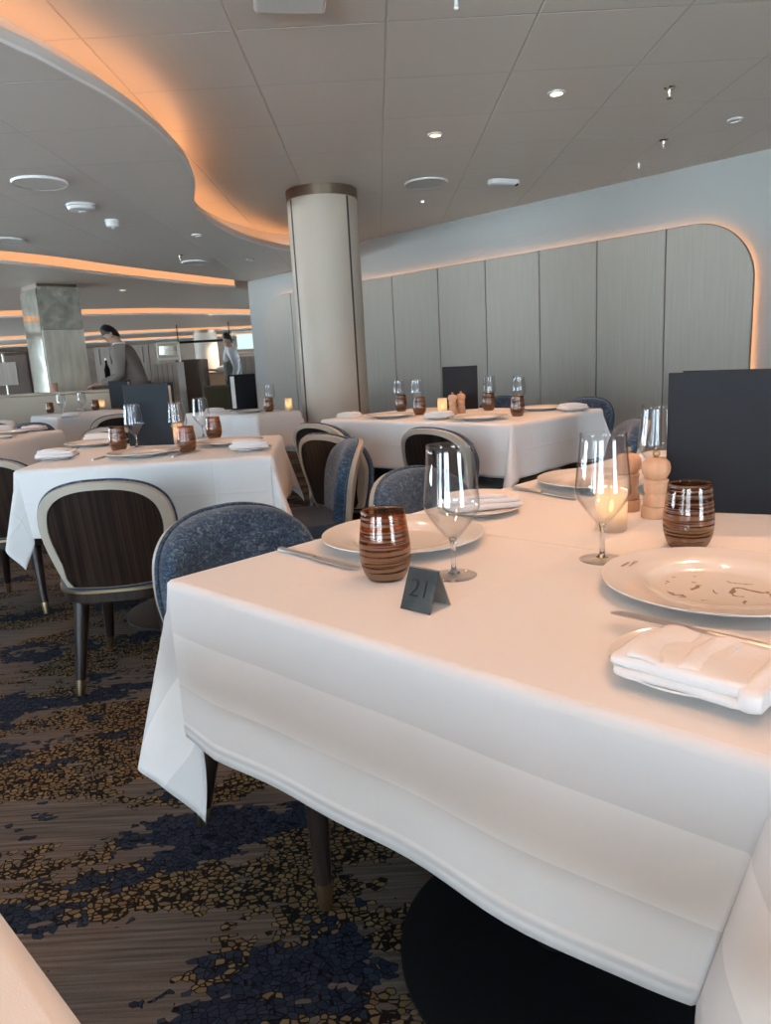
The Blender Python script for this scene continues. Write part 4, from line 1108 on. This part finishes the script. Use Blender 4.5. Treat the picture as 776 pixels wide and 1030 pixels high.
cb = thing('bar_cabinet', 'dark brown bar cabinet beside the grey divider', 'cabinet', ((a.x + b.x) / 2 + .08, 12.3, 0))
obj('body', G().box((0, 0, a.z / 2), (.42, .5, a.z)), MAT['brownwood'], cb, smooth=0, bevel=.006)
obj('door', G().box((0, -.255, a.z / 2), (.38, .02, a.z - .1)), MAT['brownwood'], cb, smooth=0, bevel=.004)
a, b = slab_at(188, 377.5, 222, 388, 13.6)
bc = thing('bar_counter', 'lit tan counter front beneath a dark top, left of the person in white', 'counter', ((a.x + b.x) / 2, 14.0, 0)); w_ = b.x - a.x + .5
obj('counter_front', G().box((0, 0, (a.z + b.z) / 2), (w_, .3, a.z - b.z)), MAT['tan'], bc, smooth=0, bevel=.004)
obj('counter_top', G().box((0, -.02, a.z + .016), (w_ + .04, .4, .03)), MAT['brownwood'], bc, smooth=0, bevel=.004)
obj('counter_base', G().box((0, .1, b.z / 2), (w_ - .1, .2, b.z)), MAT['brownwood'], bc, smooth=0)
a, b = slab_at(212, 386, 234, 402, 12.0)
ot = thing('lounge_chair', 'olive lounge chair below the lit counter', 'chair', ((a.x + b.x) / 2 - .02, 11.7, 0)); w_ = .56
obj('seat', G().box((0, 0, .3), (w_, .6, .26)), MAT['olive'], ot, smooth=0, bevel=.05, seg=4)
obj('backrest', G().box((0, .26, .58), (w_, .14, .56)), MAT['olive'], ot, smooth=0, bevel=.05, seg=4)
for sx in (-1, 1):
    for sy in (-1, 1): obj('leg', G().tube([(sx * .25, sy * .24, .18), (sx * .27, sy * .26, 0)], [.02, .014], 10), MAT['darkwood'], ot)
a = aty(206, 345, 17.2)
fc_ = thing('far_column', 'distant round grey column left of the person in white', 'column', (a.x, 17.3, 0))
obj('shaft', G().lathe([(.27, 0), (.27, 2.046)], 40), MAT['column'], fc_)
obj('collar', G().lathe([(.26, 1.98), (.28, 1.98), (.28, 2.048), (.26, 2.048)], 40), MAT['bronze'], fc_, smooth=30)
for (z, y0, lab) in ((1.70, 343.5, 'a'),):
    r0, r1 = aty(186, 344, 15.5), aty(222, 342, 15.5)
    rl = thing('glass_rack', 'slim dark hanging glass rack over the counter', 'rack', ((r0.x + r1.x) / 2, 15.5, 0))
    obj('rail', G().tube([(-.6, 0, r0.z), (.6, 0, r0.z)], .02, 8), MAT['black'], rl)
    obj('rail', G().tube([(-.6, .25, r0.z), (.6, .25, r0.z)], .02, 8), MAT['black'], rl)
    for sx in (-.55, .55): obj('hanger', G().tube([(sx, .12, r0.z), (sx, .12, 2.10)], .012, 8), MAT['black'], rl)
    for sx in (-.55, .55): obj('cross_bar', G().tube([(sx, 0, r0.z), (sx, .25, r0.z)], .014, 8), MAT['black'], rl)

# ------------------------------------------------------------------ people
def skin_mesh(name, joints, edges, mat, root, sub=2):
    names = list(joints); me = bpy.data.meshes.new(name)
    me.from_pydata([joints[n][0] for n in names], [(names.index(a), names.index(b)) for a, b in edges], [])
    o = bpy.data.objects.new('tmp', me); COL.objects.link(o)
    o.modifiers.new('skin', 'SKIN').use_smooth_shade = True
    for i, n in enumerate(names):
        r = joints[n][1]; d = me.skin_vertices[0].data[i]
        d.radius = r if isinstance(r, tuple) else (r, r); d.use_root = (n == root)
    sb = o.modifiers.new('sub', 'SUBSURF'); sb.levels = sub; sb.render_levels = sub
    dg = bpy.context.evaluated_depsgraph_get(); dg.update()
    m2 = bpy.data.meshes.new_from_object(o.evaluated_get(dg)); bpy.data.objects.remove(o)
    m2.name = name; m2.materials.clear(); m2.materials.append(mat); m2.shade_smooth(); return m2
V_ = Vector
def limb_hand(J, E_, side, wrist, fwd, down, out):
    """palm, four fingers and a thumb; fwd = along the hand, out = thumb side"""
    w = V_(wrist); f, o = V_(fwd).normalized(), V_(out).normalized(); n = f.cross(o).normalized(); c = V_(down).normalized()
    J[side + 'palm'] = (w + f * .045, (.030, .018)); E_.append((side + 'wrist', side + 'palm'))
    J[side + 'palm2'] = (w + f * .085, (.032, .016)); E_.append((side + 'palm', side + 'palm2'))
    for k, (off, ln) in enumerate(((.028, .068), (.010, .078), (-.009, .072), (-.027, .055))):
        a = w + f * .098 + o * off; b = a + f * ln * .5 + c * .008; e = b + f * ln * .38 + c * .022
        for q, p in zip('abc', (a, b, e)): J[side + 'f%d%s' % (k, q)] = (p, .0085)
        E_ += [(side + 'palm2', side + 'f%da' % k), (side + 'f%da' % k, side + 'f%db' % k), (side + 'f%db' % k, side + 'f%dc' % k)]
    t1 = w + f * .04 + o * .04; t2 = t1 + f * .035 + o * .014; t3 = t2 + f * .026 + c * .008
    for q, p in zip('abc', (t1, t2, t3)): J[side + 't' + q] = (p, .0095)
    E_ += [(side + 'palm', side + 'ta'), (side + 'ta', side + 'tb'), (side + 'tb', side + 'tc')]
def person(name, label, loc, rz, lean, headpitch, arms, top_mat, sleeve_mat, height=1.76, vest=None):
    """faces local -X; lean = forward pitch of the spine"""
    t = thing(name, label, 'person', loc, rz)
    k = height / 1.76
    hip = V_((0, 0, .93 * k)); up = V_((-math.sin(lean), 0, math.cos(lean))); fw = V_((-math.cos(lean), 0, -math.sin(lean)))
    waist = hip + up * .16 * k; chest = hip + up * .34 * k; sh = hip + up * .50 * k; neck = hip + up * .55 * k
    hl = lean * .8 + headpitch; hu = V_((-math.sin(hl), 0, math.cos(hl))); hf = V_((-math.cos(hl), 0, -math.sin(hl)))
    h0 = neck + hu * .07 * k; h1 = h0 + hu * .075 * k; h2 = h0 + hu * .15 * k
    J = dict(hip=(hip, (.13, .10)), waist=(waist, (.125, .095)), chest=(chest, (.155, .11)), sh=(sh, (.10, .06)), neck=(neck, .055), nk2=(h0 - hf * .01, .053),
             h0=(h0 + hf * .018, (.062, .07)), h1=(h1 + hf * .005, (.074, .088)), h2=(h2 - hf * .005, (.066, .078)),
             nose=(h1 - hu * .012 + hf * .098, .011), chin=(h0 + hf * .062 - hu * .005, .03))
    E_ = [('hip', 'waist'), ('waist', 'chest'), ('chest', 'sh'), ('sh', 'neck'), ('neck', 'nk2'), ('nk2', 'h0'), ('h0', 'h1'), ('h1', 'h2'), ('h1', 'nose'), ('h0', 'chin')]
    JJ = {}; EE = []
    for s, sy in (('l', 1), ('r', -1)):
        shp = sh + V_((0, sy * .185 * k, 0)); el, wr, fd = arms[s]
        el, wr = V_(el), V_(wr)
        J[s + 'sho'] = (shp, .042); J[s + 'elb'] = (el, .042); J[s + 'wrist'] = (wr, .028)
        E_ += [('sh', s + 'sho'), (s + 'sho', s + 'elb'), (s + 'elb', s + 'wrist')]
        limb_hand(J, E_, s, wr, V_(wr) - V_(el) if fd is None else V_(fd), (0, 0, -1), (0, -sy, .25) if abs((wr - el).normalized().z) < .8 else (-1, 0, 0))
        hj = V_((0, sy * .095, .90 * k)); kn = V_((-.02, sy * .10, .49 * k)); an_ = V_((.02, sy * .10, .085)); to = V_((-.14, sy * .11, .035))
        J[s + 'hip'] = (hj, .085); J[s + 'kn'] = (kn, .055); J[s + 'an'] = (an_, .038); J[s + 'toe'] = (to, .032)
        E_ += [('hip', s + 'hip'), (s + 'hip', s + 'kn'), (s + 'kn', s + 'an'), (s + 'an', s + 'toe')]
    link('body', skin_mesh('body', J, E_, MAT['skin'], 'hip'), t)
    # clothing
    C_ = dict(hip=(hip - up * .10, (.165, .145)), waist=(waist, (.165, .15)), chest=(chest, (.195, .165)), sh=(sh, (.15, .12)), nk=(neck - up * .012, .068))
    CE = [('hip', 'waist'), ('waist', 'chest'), ('chest', 'sh'), ('sh', 'nk')]
    S_ = dict(C_); SE = list(CE)
    for s in 'lr':
        a, b, c_ = J[s + 'sho'][0], J[s + 'elb'][0], J[s + 'wrist'][0]
        if vest: S_[s + 'c'] = (sh + (a - sh) * .45, (.10, .10))
        S_[s + 's'] = (a + V_((0, 0, -.005)), .092); S_[s + 'm'] = ((a + b) / 2, .075); S_[s + 'e'] = (b, .062); S_[s + 'w'] = (b + (c_ - b) * .97, .043)
        SE += ([('sh', s + 'c'), (s + 'c', s + 's')] if vest else [('sh', s + 's')]) + [(s + 's', s + 'm'), (s + 'm', s + 'e'), (s + 'e', s + 'w')]
    if vest:
        shirt = {n: ((p, tuple(x * 1.0 for x in r)) if isinstance(r, tuple) else (p, r)) for n, (p, r) in S_.items()}
        link('shirt', skin_mesh('shirt', shirt, SE, sleeve_mat, 'hip'), t)
        vs = {n: (p, tuple(x * 1.08 for x in r)) for n, (p, r) in C_.items() if n not in ('nk',)}
        vs['sh'] = (sh - up * .02, (.11, .10))
        link('vest', skin_mesh('vest', vs, [('hip', 'waist'), ('waist', 'chest'), ('chest', 'sh')], vest, 'hip'), t)
    else:
        link('jacket', skin_mesh('jacket', S_, SE, top_mat, 'hip'), t)
        obj('shirt_collar', G().tube(catmull([neck + hu * .02 + V_((math.cos(a) * .06, math.sin(a) * .06, 0)) for a in [2 * PI * i / 10 for i in range(10)]], 2, True), .016, 8, True), MAT['shirt'], t)
    TJ = {'c': (hip - up * .02, (.14, .11))}; TE = []
    for s in 'lr':
        for n, r in (('hip', .105), ('kn', .075), ('an', .062)): TJ[s + n] = (J[s + n][0] + V_((0, 0, .03 if n == 'an' else 0)), r)
        TE += [('c', s + 'hip'), (s + 'hip', s + 'kn'), (s + 'kn', s + 'an')]
    link('trousers', skin_mesh('trousers', TJ, TE, MAT['trousers'], 'c'), t)
    for s in 'lr':
        a, b = J[s + 'an'][0], J[s + 'toe'][0]
        g = G(); 
        for i, (x, ry, rz_, z) in enumerate(((.06, .02, .02, .04), (.04, .042, .05, .055), (-.03, .045, .055, .058), (-.12, .05, .036, .04), (-.19, .04, .025, .03), (-.215, .012, .012, .02))):
            pass
        rings = [[(a.x + x, a.y + ry * math.cos(q), max(.001, z + rz_ * math.sin(q))) for q in [2 * PI * i / 16 for i in range(16)]] for x, ry, rz_, z in ((.075, .02, .02, .04), (.05, .04, .05, .055), (-.03, .045, .055, .058), (-.12, .05, .036, .04), (-.19, .038, .025, .03), (-.215, .012, .012, .02))]
        obj('shoe', g.loft(rings, True, True), MAT['shoe'], t)
    # hair cap: upper and rear shell of the head
    hc = h1 + hu * .022 - hf * .012
    Y_ = V_((0, 1, 0)); g = G(); rings = []
    for i in range(9):
        th = PI * .5 * i / 8 * 1.0
        ring = []
        for q in range(24):
            ph = 2 * PI * q / 24; fr = math.cos(ph)
            low = (-.085 * max(0, -fr) ** .5 + .095 * max(0, fr) ** .7 - .040) * (1 - i / 8.)
            ring.append(hc + hf * (.097 * math.cos(th) * fr * (1 - .38 * max(0, -fr) * (1 - i / 8.) ** 2)) + Y_ * (.080 * math.cos(th) * math.sin(ph)) + hu * (.118 * math.sin(th) * (1 if i else 0) + low * .72 + (.01 * math.sin(3 * ph) if i < 3 else 0)))
        rings.append(ring)
    obj('hair', g.loft(rings, False, True), MAT['hair'], t, smooth=80)
    for sy in (-1, 1):
        e = h1 + hu * .012 + hf * .080 + Y_ * sy * .032
        obj('eye', G().ell(e, (.006, .010, .0055), 10, 6), MAT['eye'], t)
        er = h1 - hu * .005 - hf * .012 + Y_ * sy * .077
        obj('ear', G().ell(er, (.018, .009, .03), 10, 8), MAT['skin'], t)
        bw = h1 + hu * .034 + hf * .085 + Y_ * sy * .032
        obj('eyebrow', G().ell(bw, (.005, .014, .003), 10, 6), MAT['hair'], t)
    mo = h0 + hf * .088 + hu * .02
    obj('mouth', G().ell(mo, (.008, .022, .006), 12, 6), MAT['lips'], t)
    return t
hd = aty(104, 342, 8.3)
person('person', 'dark-haired person in a taupe suit leaning forward over the beige partition', (hd.x + .30, 8.42, 0), math.radians(6), math.radians(17), math.radians(20),
       dict(l=((-.16, .27, 1.09), (-.38, .16, 1.02), (-1, -.2, -.05)), r=((-.12, -.28, 1.09), (-.38, -.17, 1.01), (-1, .1, -.08))), MAT['suit'], MAT['shirt'], 1.73)
hd2 = aty(228, 346, 12.6)
person('person', 'person in a white shirt and grey-green vest standing beside the lit counter', (hd2.x + .06, 12.7, 0), math.radians(18), math.radians(3), math.radians(6),
       dict(l=((-.06, .26, 1.16), (-.30, .12, 1.10), (-1, -.3, .2)), r=((.03, -.25, 1.13), (-.06, -.25, .90), None)), MAT['shirt'], MAT['shirt'], 1.73, MAT['vest'])

# ------------------------------------------------------------------ ceiling fixtures
def disc_speaker(p, z, label, r=.15):
    t = thing('ceiling_speaker', label, 'speaker', (p.x, p.y, z), 0, None)
    obj('rim', G().lathe([(r * .93, -.012), (r * .97, -.014), (r, -.008), (r, -.0002), (r * .93, -.0002)], 48), MAT['plastic'], t)
    obj('grille', G().lathe([(0, -.0095), (r * .93, -.0105), (r * .93, -.0005), (0, -.0005)], 48), MAT['grille'], t)
disc_speaker(at(40, 183, ZL), ZL, 'round white ceiling speaker at upper left on the lower ceiling', .155)
disc_speaker(at(6, 241.5, ZL), ZL, 'round white ceiling speaker cut by the left edge, just above the amber strip', .15)
disc_speaker(at(197, 263.5, ZL), ZL, 'round white ceiling speaker far back on the lower ceiling, right of the amber strip', .15)
disc_speaker(at(429, 183.5, ZC), ZC, 'round beige ceiling speaker on the upper ceiling right of the column', .165)
def detector(p, z, r, h, label):
    t = thing('smoke_detector', label, 'smoke detector', (p.x, p.y, z))
    obj('base', G().lathe([(0, -.012), (r, -.012), (r, -.0002), (0, -.0002)], 36), MAT['plastic'], t)
    obj('housing', G().lathe([(0, -h), (r * .55, -h), (r * .86, -h * .8), (r * .96, -h * .4), (r * .9, -.012), (0, -.012)], 36), MAT['plastic'], t)
    obj('sensor', G().lathe([(0, -h - .008), (r * .2, -h - .007), (r * .24, -h), (0, -h)], 20), MAT['grille'], t)
detector(at(82, 206, ZL), ZL, .098, .042, 'wide white dome detector on the lower ceiling beside the round speaker')
detector(at(113, 221.5, ZL), ZL, .052, .055, 'small white detector on the lower ceiling, right of the wide dome')
def downlight(p, z, label, on_=True, tilt=0, r=.045):
    t = thing('downlight', label, 'downlight', (p.x, p.y, z))
    obj('ring', G().lathe([(r * .68, -.002), (r * .75, -.010), (r, -.007), (r, -.0002), (r * .68, -.0002)], 32), MAT['plastic'], t)
    obj('lens', G().lathe([(0, -.003), (r * .69, -.003), (r * .69, -.0004), (0, -.0004)], 28), MAT['lamp_white'] if on_ == 2 else (MAT['lamp'] if on_ else MAT['grille']), t)
    return t
def spot(p, z, energy, col=(1, .62, .36), size=1.9, blend=.6, rad=.05, aim=None):
    l = bpy.data.lights.new('downlight_beam', 'SPOT'); l.energy = energy; l.color = col; l.spot_size = size; l.spot_blend = blend; l.shadow_soft_size = rad
    o = bpy.data.objects.new('downlight_beam', l); COL.objects.link(o); o.location = (p.x, p.y, z - .02)
    if aim: o.rotation_euler = (V_(aim) - o.location).to_track_quat('-Z', 'Y').to_euler()
    return o
up_l = [((438, 135), 'glowing downlight right of the column on the upper ceiling', 1), ((560, 93), 'amber downlight in the middle of the upper ceiling', 1), ((740, 120), 'unlit white downlight at the right edge of the upper ceiling', 0), ((425.5, 202), 'small bright downlight low on the upper ceiling, just above the white wall', 2)]
for (x, y), lb, k in up_l:
    downlight(at(x, y, ZC), ZC, lb, k, r=.045 if k != 2 else .02)
for (x, y), lb in (((198, 236), 'small downlight on the lower ceiling inside the bend of the cove'), ((252, 261), 'small downlight on the lower ceiling near the white wall end')):
    downlight(at(x, y, ZL), ZL, lb, 0)
WARM = (1, .47, .22)
KW = 1.7
for (x, y), e in (((438, 135), 22), ((560, 93), 26)): spot(at(x, y, ZC), ZC, e * KW, WARM)
# lamps of the same ceiling above the nearest tables, higher than the frame
for (x, y), e, lb in (((1.25, 2.1), 40, 'downlight above the far end of the nearest table'), ((.55, 1.35), 16, 'downlight above the near end of the nearest table'), ((-.1, 2.9), 18, 'downlight over the aisle beside the nearest table'), ((.6, .1), 14, 'downlight above the camera side of the nearest table'), ((-.55, .35), 14, 'downlight above the table at the bottom left corner')):
    p = V_((x, y, 0)); downlight(p, ZC, lb, 1); spot(p, ZC, e * KW, WARM)
for (x, y), e, lb in (((-1.7, 3.6), 20, 'downlight over the right end of the centre left table'), ((-2.7, 5.3), 16, 'downlight above the tables in front of the beige partition'), ((-1.9, 7.2), 12, 'downlight above the table left of the column')):
    p = V_((x, y, 0)); spot(p, ZL, e * KW, WARM)
for k, (x, y) in enumerate(((-3.2, 9.5), (-5.5, 9.0), (-3.0, 13.5), (-6, 14), (-3.5, 17), (-7, 18.5))):
    p = V_((x, y, 0)); z = ZF if y < 11 else (2.10 if y < 17 else 2.05)
    downlight(p, z, ['downlight over the suited man', 'downlight left of the square pillar', 'downlight over the person in white', 'downlight deep at the far left, behind the booth', 'downlight far back before the far column', 'farthest downlight at the left'][k], 1); spot(p, z, 170, (1, .72, .52))
def sprinkler(x, y, z, label, drop=.03):
    p = at(x, y, z); t = thing('sprinkler_head', label, 'sprinkler', (p.x, p.y, z))
    obj('escutcheon', G().lathe([(0, -.006), (.024, -.006), (.030, -.0002), (0, -.0002)], 24), MAT['chrome'], t)
    obj('nozzle', G().lathe([(0, -.006), (.009, -.006), (.008, -.028), (.004, -.034), (.004, -.05), (0, -.05)], 16), MAT['chrome'], t)
    obj('deflector', G().lathe([(0, -.05), (.015, -.05), (.015, -.053), (0, -.053)], 20), MAT['chrome'], t)
sprinkler(674, 88, ZC, 'sprinkler head right of the amber downlight on the upper ceiling')
sprinkler(668, 141, ZC, 'sprinkler head above the white wall, lower right of the first one')
sprinkler(181, 256.5, ZL, 'dark sprinkler head beside the far round speaker on the lower ceiling')
p = at(643, 164, ZC); t = thing('ceiling_sensor', 'tiny white ceiling sensor just above the white wall', 'sensor', (p.x, p.y, ZC))
obj('stem', G().lathe([(0, -.03), (.008, -.03), (.008, -.0002), (0, -.0002)], 14), MAT['plastic'], t); obj('tip', G().ell((0, 0, -.034), (.011, .011, .008), 12, 8), MAT['plastic'], t)
p = at(507, 181.5, ZC); t = thing('emergency_light', 'white lozenge-shaped emergency light fixture above the white wall', 'emergency light', (p.x, p.y, ZC), math.radians(22))
L_ = [(.13 * math.copysign(abs(math.cos(a)) ** .6, math.cos(a)), .055 * math.copysign(abs(math.sin(a)) ** .6, math.sin(a))) for a in [2 * PI * k / 36 for k in range(36)]]
obj('housing', G().loft([[(x, y, -.0002) for x, y in L_], [(x, y, -.03) for x, y in L_], [(x * .9, y * .8, -.04) for x, y in L_]], True, True), MAT['plastic'], t)
obj('sensor_window', G().ell((.09, -.03, -.03), (.02, .02, .014), 14, 8), MAT['black'], t)
p = at(291, -15, ZC); t = thing('access_point', 'white boxy wireless unit on the ceiling at the top edge of the photo', 'wireless unit', (p.x, p.y, ZC), math.radians(8))
obj('housing', G().box((0, 0, -.026), (.26, .20, .05)), MAT['plastic'], t, smooth=0, bevel=.014, seg=3)
obj('light_window', G().box((-.129, -.05, -.03), (.006, .06, .02)), MAT['grille'], t, smooth=0)
p = at(459, -2, ZC); t = thing('ceiling_sensor', 'tiny white ceiling sensor at the top edge of the photo', 'sensor', (p.x, p.y, ZC))
obj('stem', G().lathe([(0, -.03), (.007, -.03), (.007, -.0002), (0, -.0002)], 14), MAT['plastic'], t); obj('tip', G().ell((0, 0, -.034), (.011, .011, .008), 12, 8), MAT['plastic'], t)

# candle light
for o in [o for o in COL.objects if o.name.split('.')[0] == 'candle_holder']:
    l = bpy.data.lights.new('candle_light', 'POINT'); l.energy = .045; l.color = (1, .5, .18); l.shadow_soft_size = .006
    q = bpy.data.objects.new('candle_light', l); COL.objects.link(q); q.location = o.location + V_((0, 0, .07))

GROUPS = dict(dining_chair='dining chairs of the restaurant', wine_glass='clear wine glasses on the tables', tumbler='brown tumblers on the tables', dinner_plate='white dinner plates',
              side_plate='white side plates', folded_napkin='folded white napkins', pepper_mill='beech pepper mills', candle_holder='frosted candle holders', table_knife='table knives',
              menu='standing menus', dining_table='dining tables', tablecloth='white tablecloths', downlight='ceiling downlights', sprinkler_head='ceiling sprinkler heads',
              ceiling_speaker='round ceiling speakers', smoke_detector='ceiling detectors', ceiling_sensor='tiny ceiling sensors', divider_cabinet='grey divider cabinets', framed_screen='framed screens on the dividers')
for o in COL.objects:
    k = o.name.split('.')[0]
    if o.parent is None and k in GROUPS: o['group'] = GROUPS[k]

# ------------------------------------------------------------------ daylight, camera, view
w = bpy.data.worlds.new('sky'); SC.world = w; w.use_nodes = True
n, l = w.node_tree.nodes, w.node_tree.links
bg = n['Background']
tc = n.new('ShaderNodeTexCoord'); sp = n.new('ShaderNodeSeparateXYZ'); l.new(tc.outputs['Generated'], sp.inputs[0])
r = n.new('ShaderNodeValToRGB'); mp_ = n.new('ShaderNodeMapRange'); mp_.inputs['From Min'].default_value = -1; mp_.inputs['From Max'].default_value = 1; l.new(sp.outputs[2], mp_.inputs['Value']); l.new(mp_.outputs[0], r.inputs['Fac'])
e = r.color_ramp.elements; e[0].position = 0.15; e[0].color = (.64, .80, .92, 1); e[1].position = .8; e[1].color = (.20, .29, .41, 1)
x = e.new(.485); x.color = (.80, .93, 1.02, 1); x = e.new(.515); x.color = (.36, .44, .52, 1)
l.new(r.outputs[0], bg.inputs['Color']); bg.inputs['Strength'].default_value = 24.0

cam = bpy.data.cameras.new('camera'); co = bpy.data.objects.new('camera', cam)
sl = bpy.data.lights.new('sun', 'SUN'); sl.energy = 120; sl.color = (.86, .95, 1); sl.angle = math.radians(1.5)
so = bpy.data.objects.new('sun', sl); COL.objects.link(so); so.location = (0, -8, 9); so.rotation_euler = V_((-.36, .70, -.62)).to_track_quat('-Z', 'Y').to_euler(); COL.objects.link(co)
R_ = Matrix((vr, vu, -vf)).transposed().to_4x4(); R_.translation = EYE; co.matrix_world = R_
cam.sensor_fit = 'AUTO'; cam.sensor_width = 36; cam.lens = FPX / 1030 * 36; cam.clip_start = .02; cam.clip_end = 100
SC.camera = co
vs = SC.view_settings; vs.view_transform = 'Standard'; vs.look = 'None'; vs.gamma = 1; vs.use_curve_mapping = False; vs.exposure = 0.24
SC.cycles.max_bounces = 12; SC.cycles.transparent_max_bounces = 24; SC.cycles.transmission_bounces = 10
SC.cycles.caustics_refractive = False; SC.cycles.sample_clamp_indirect = 4
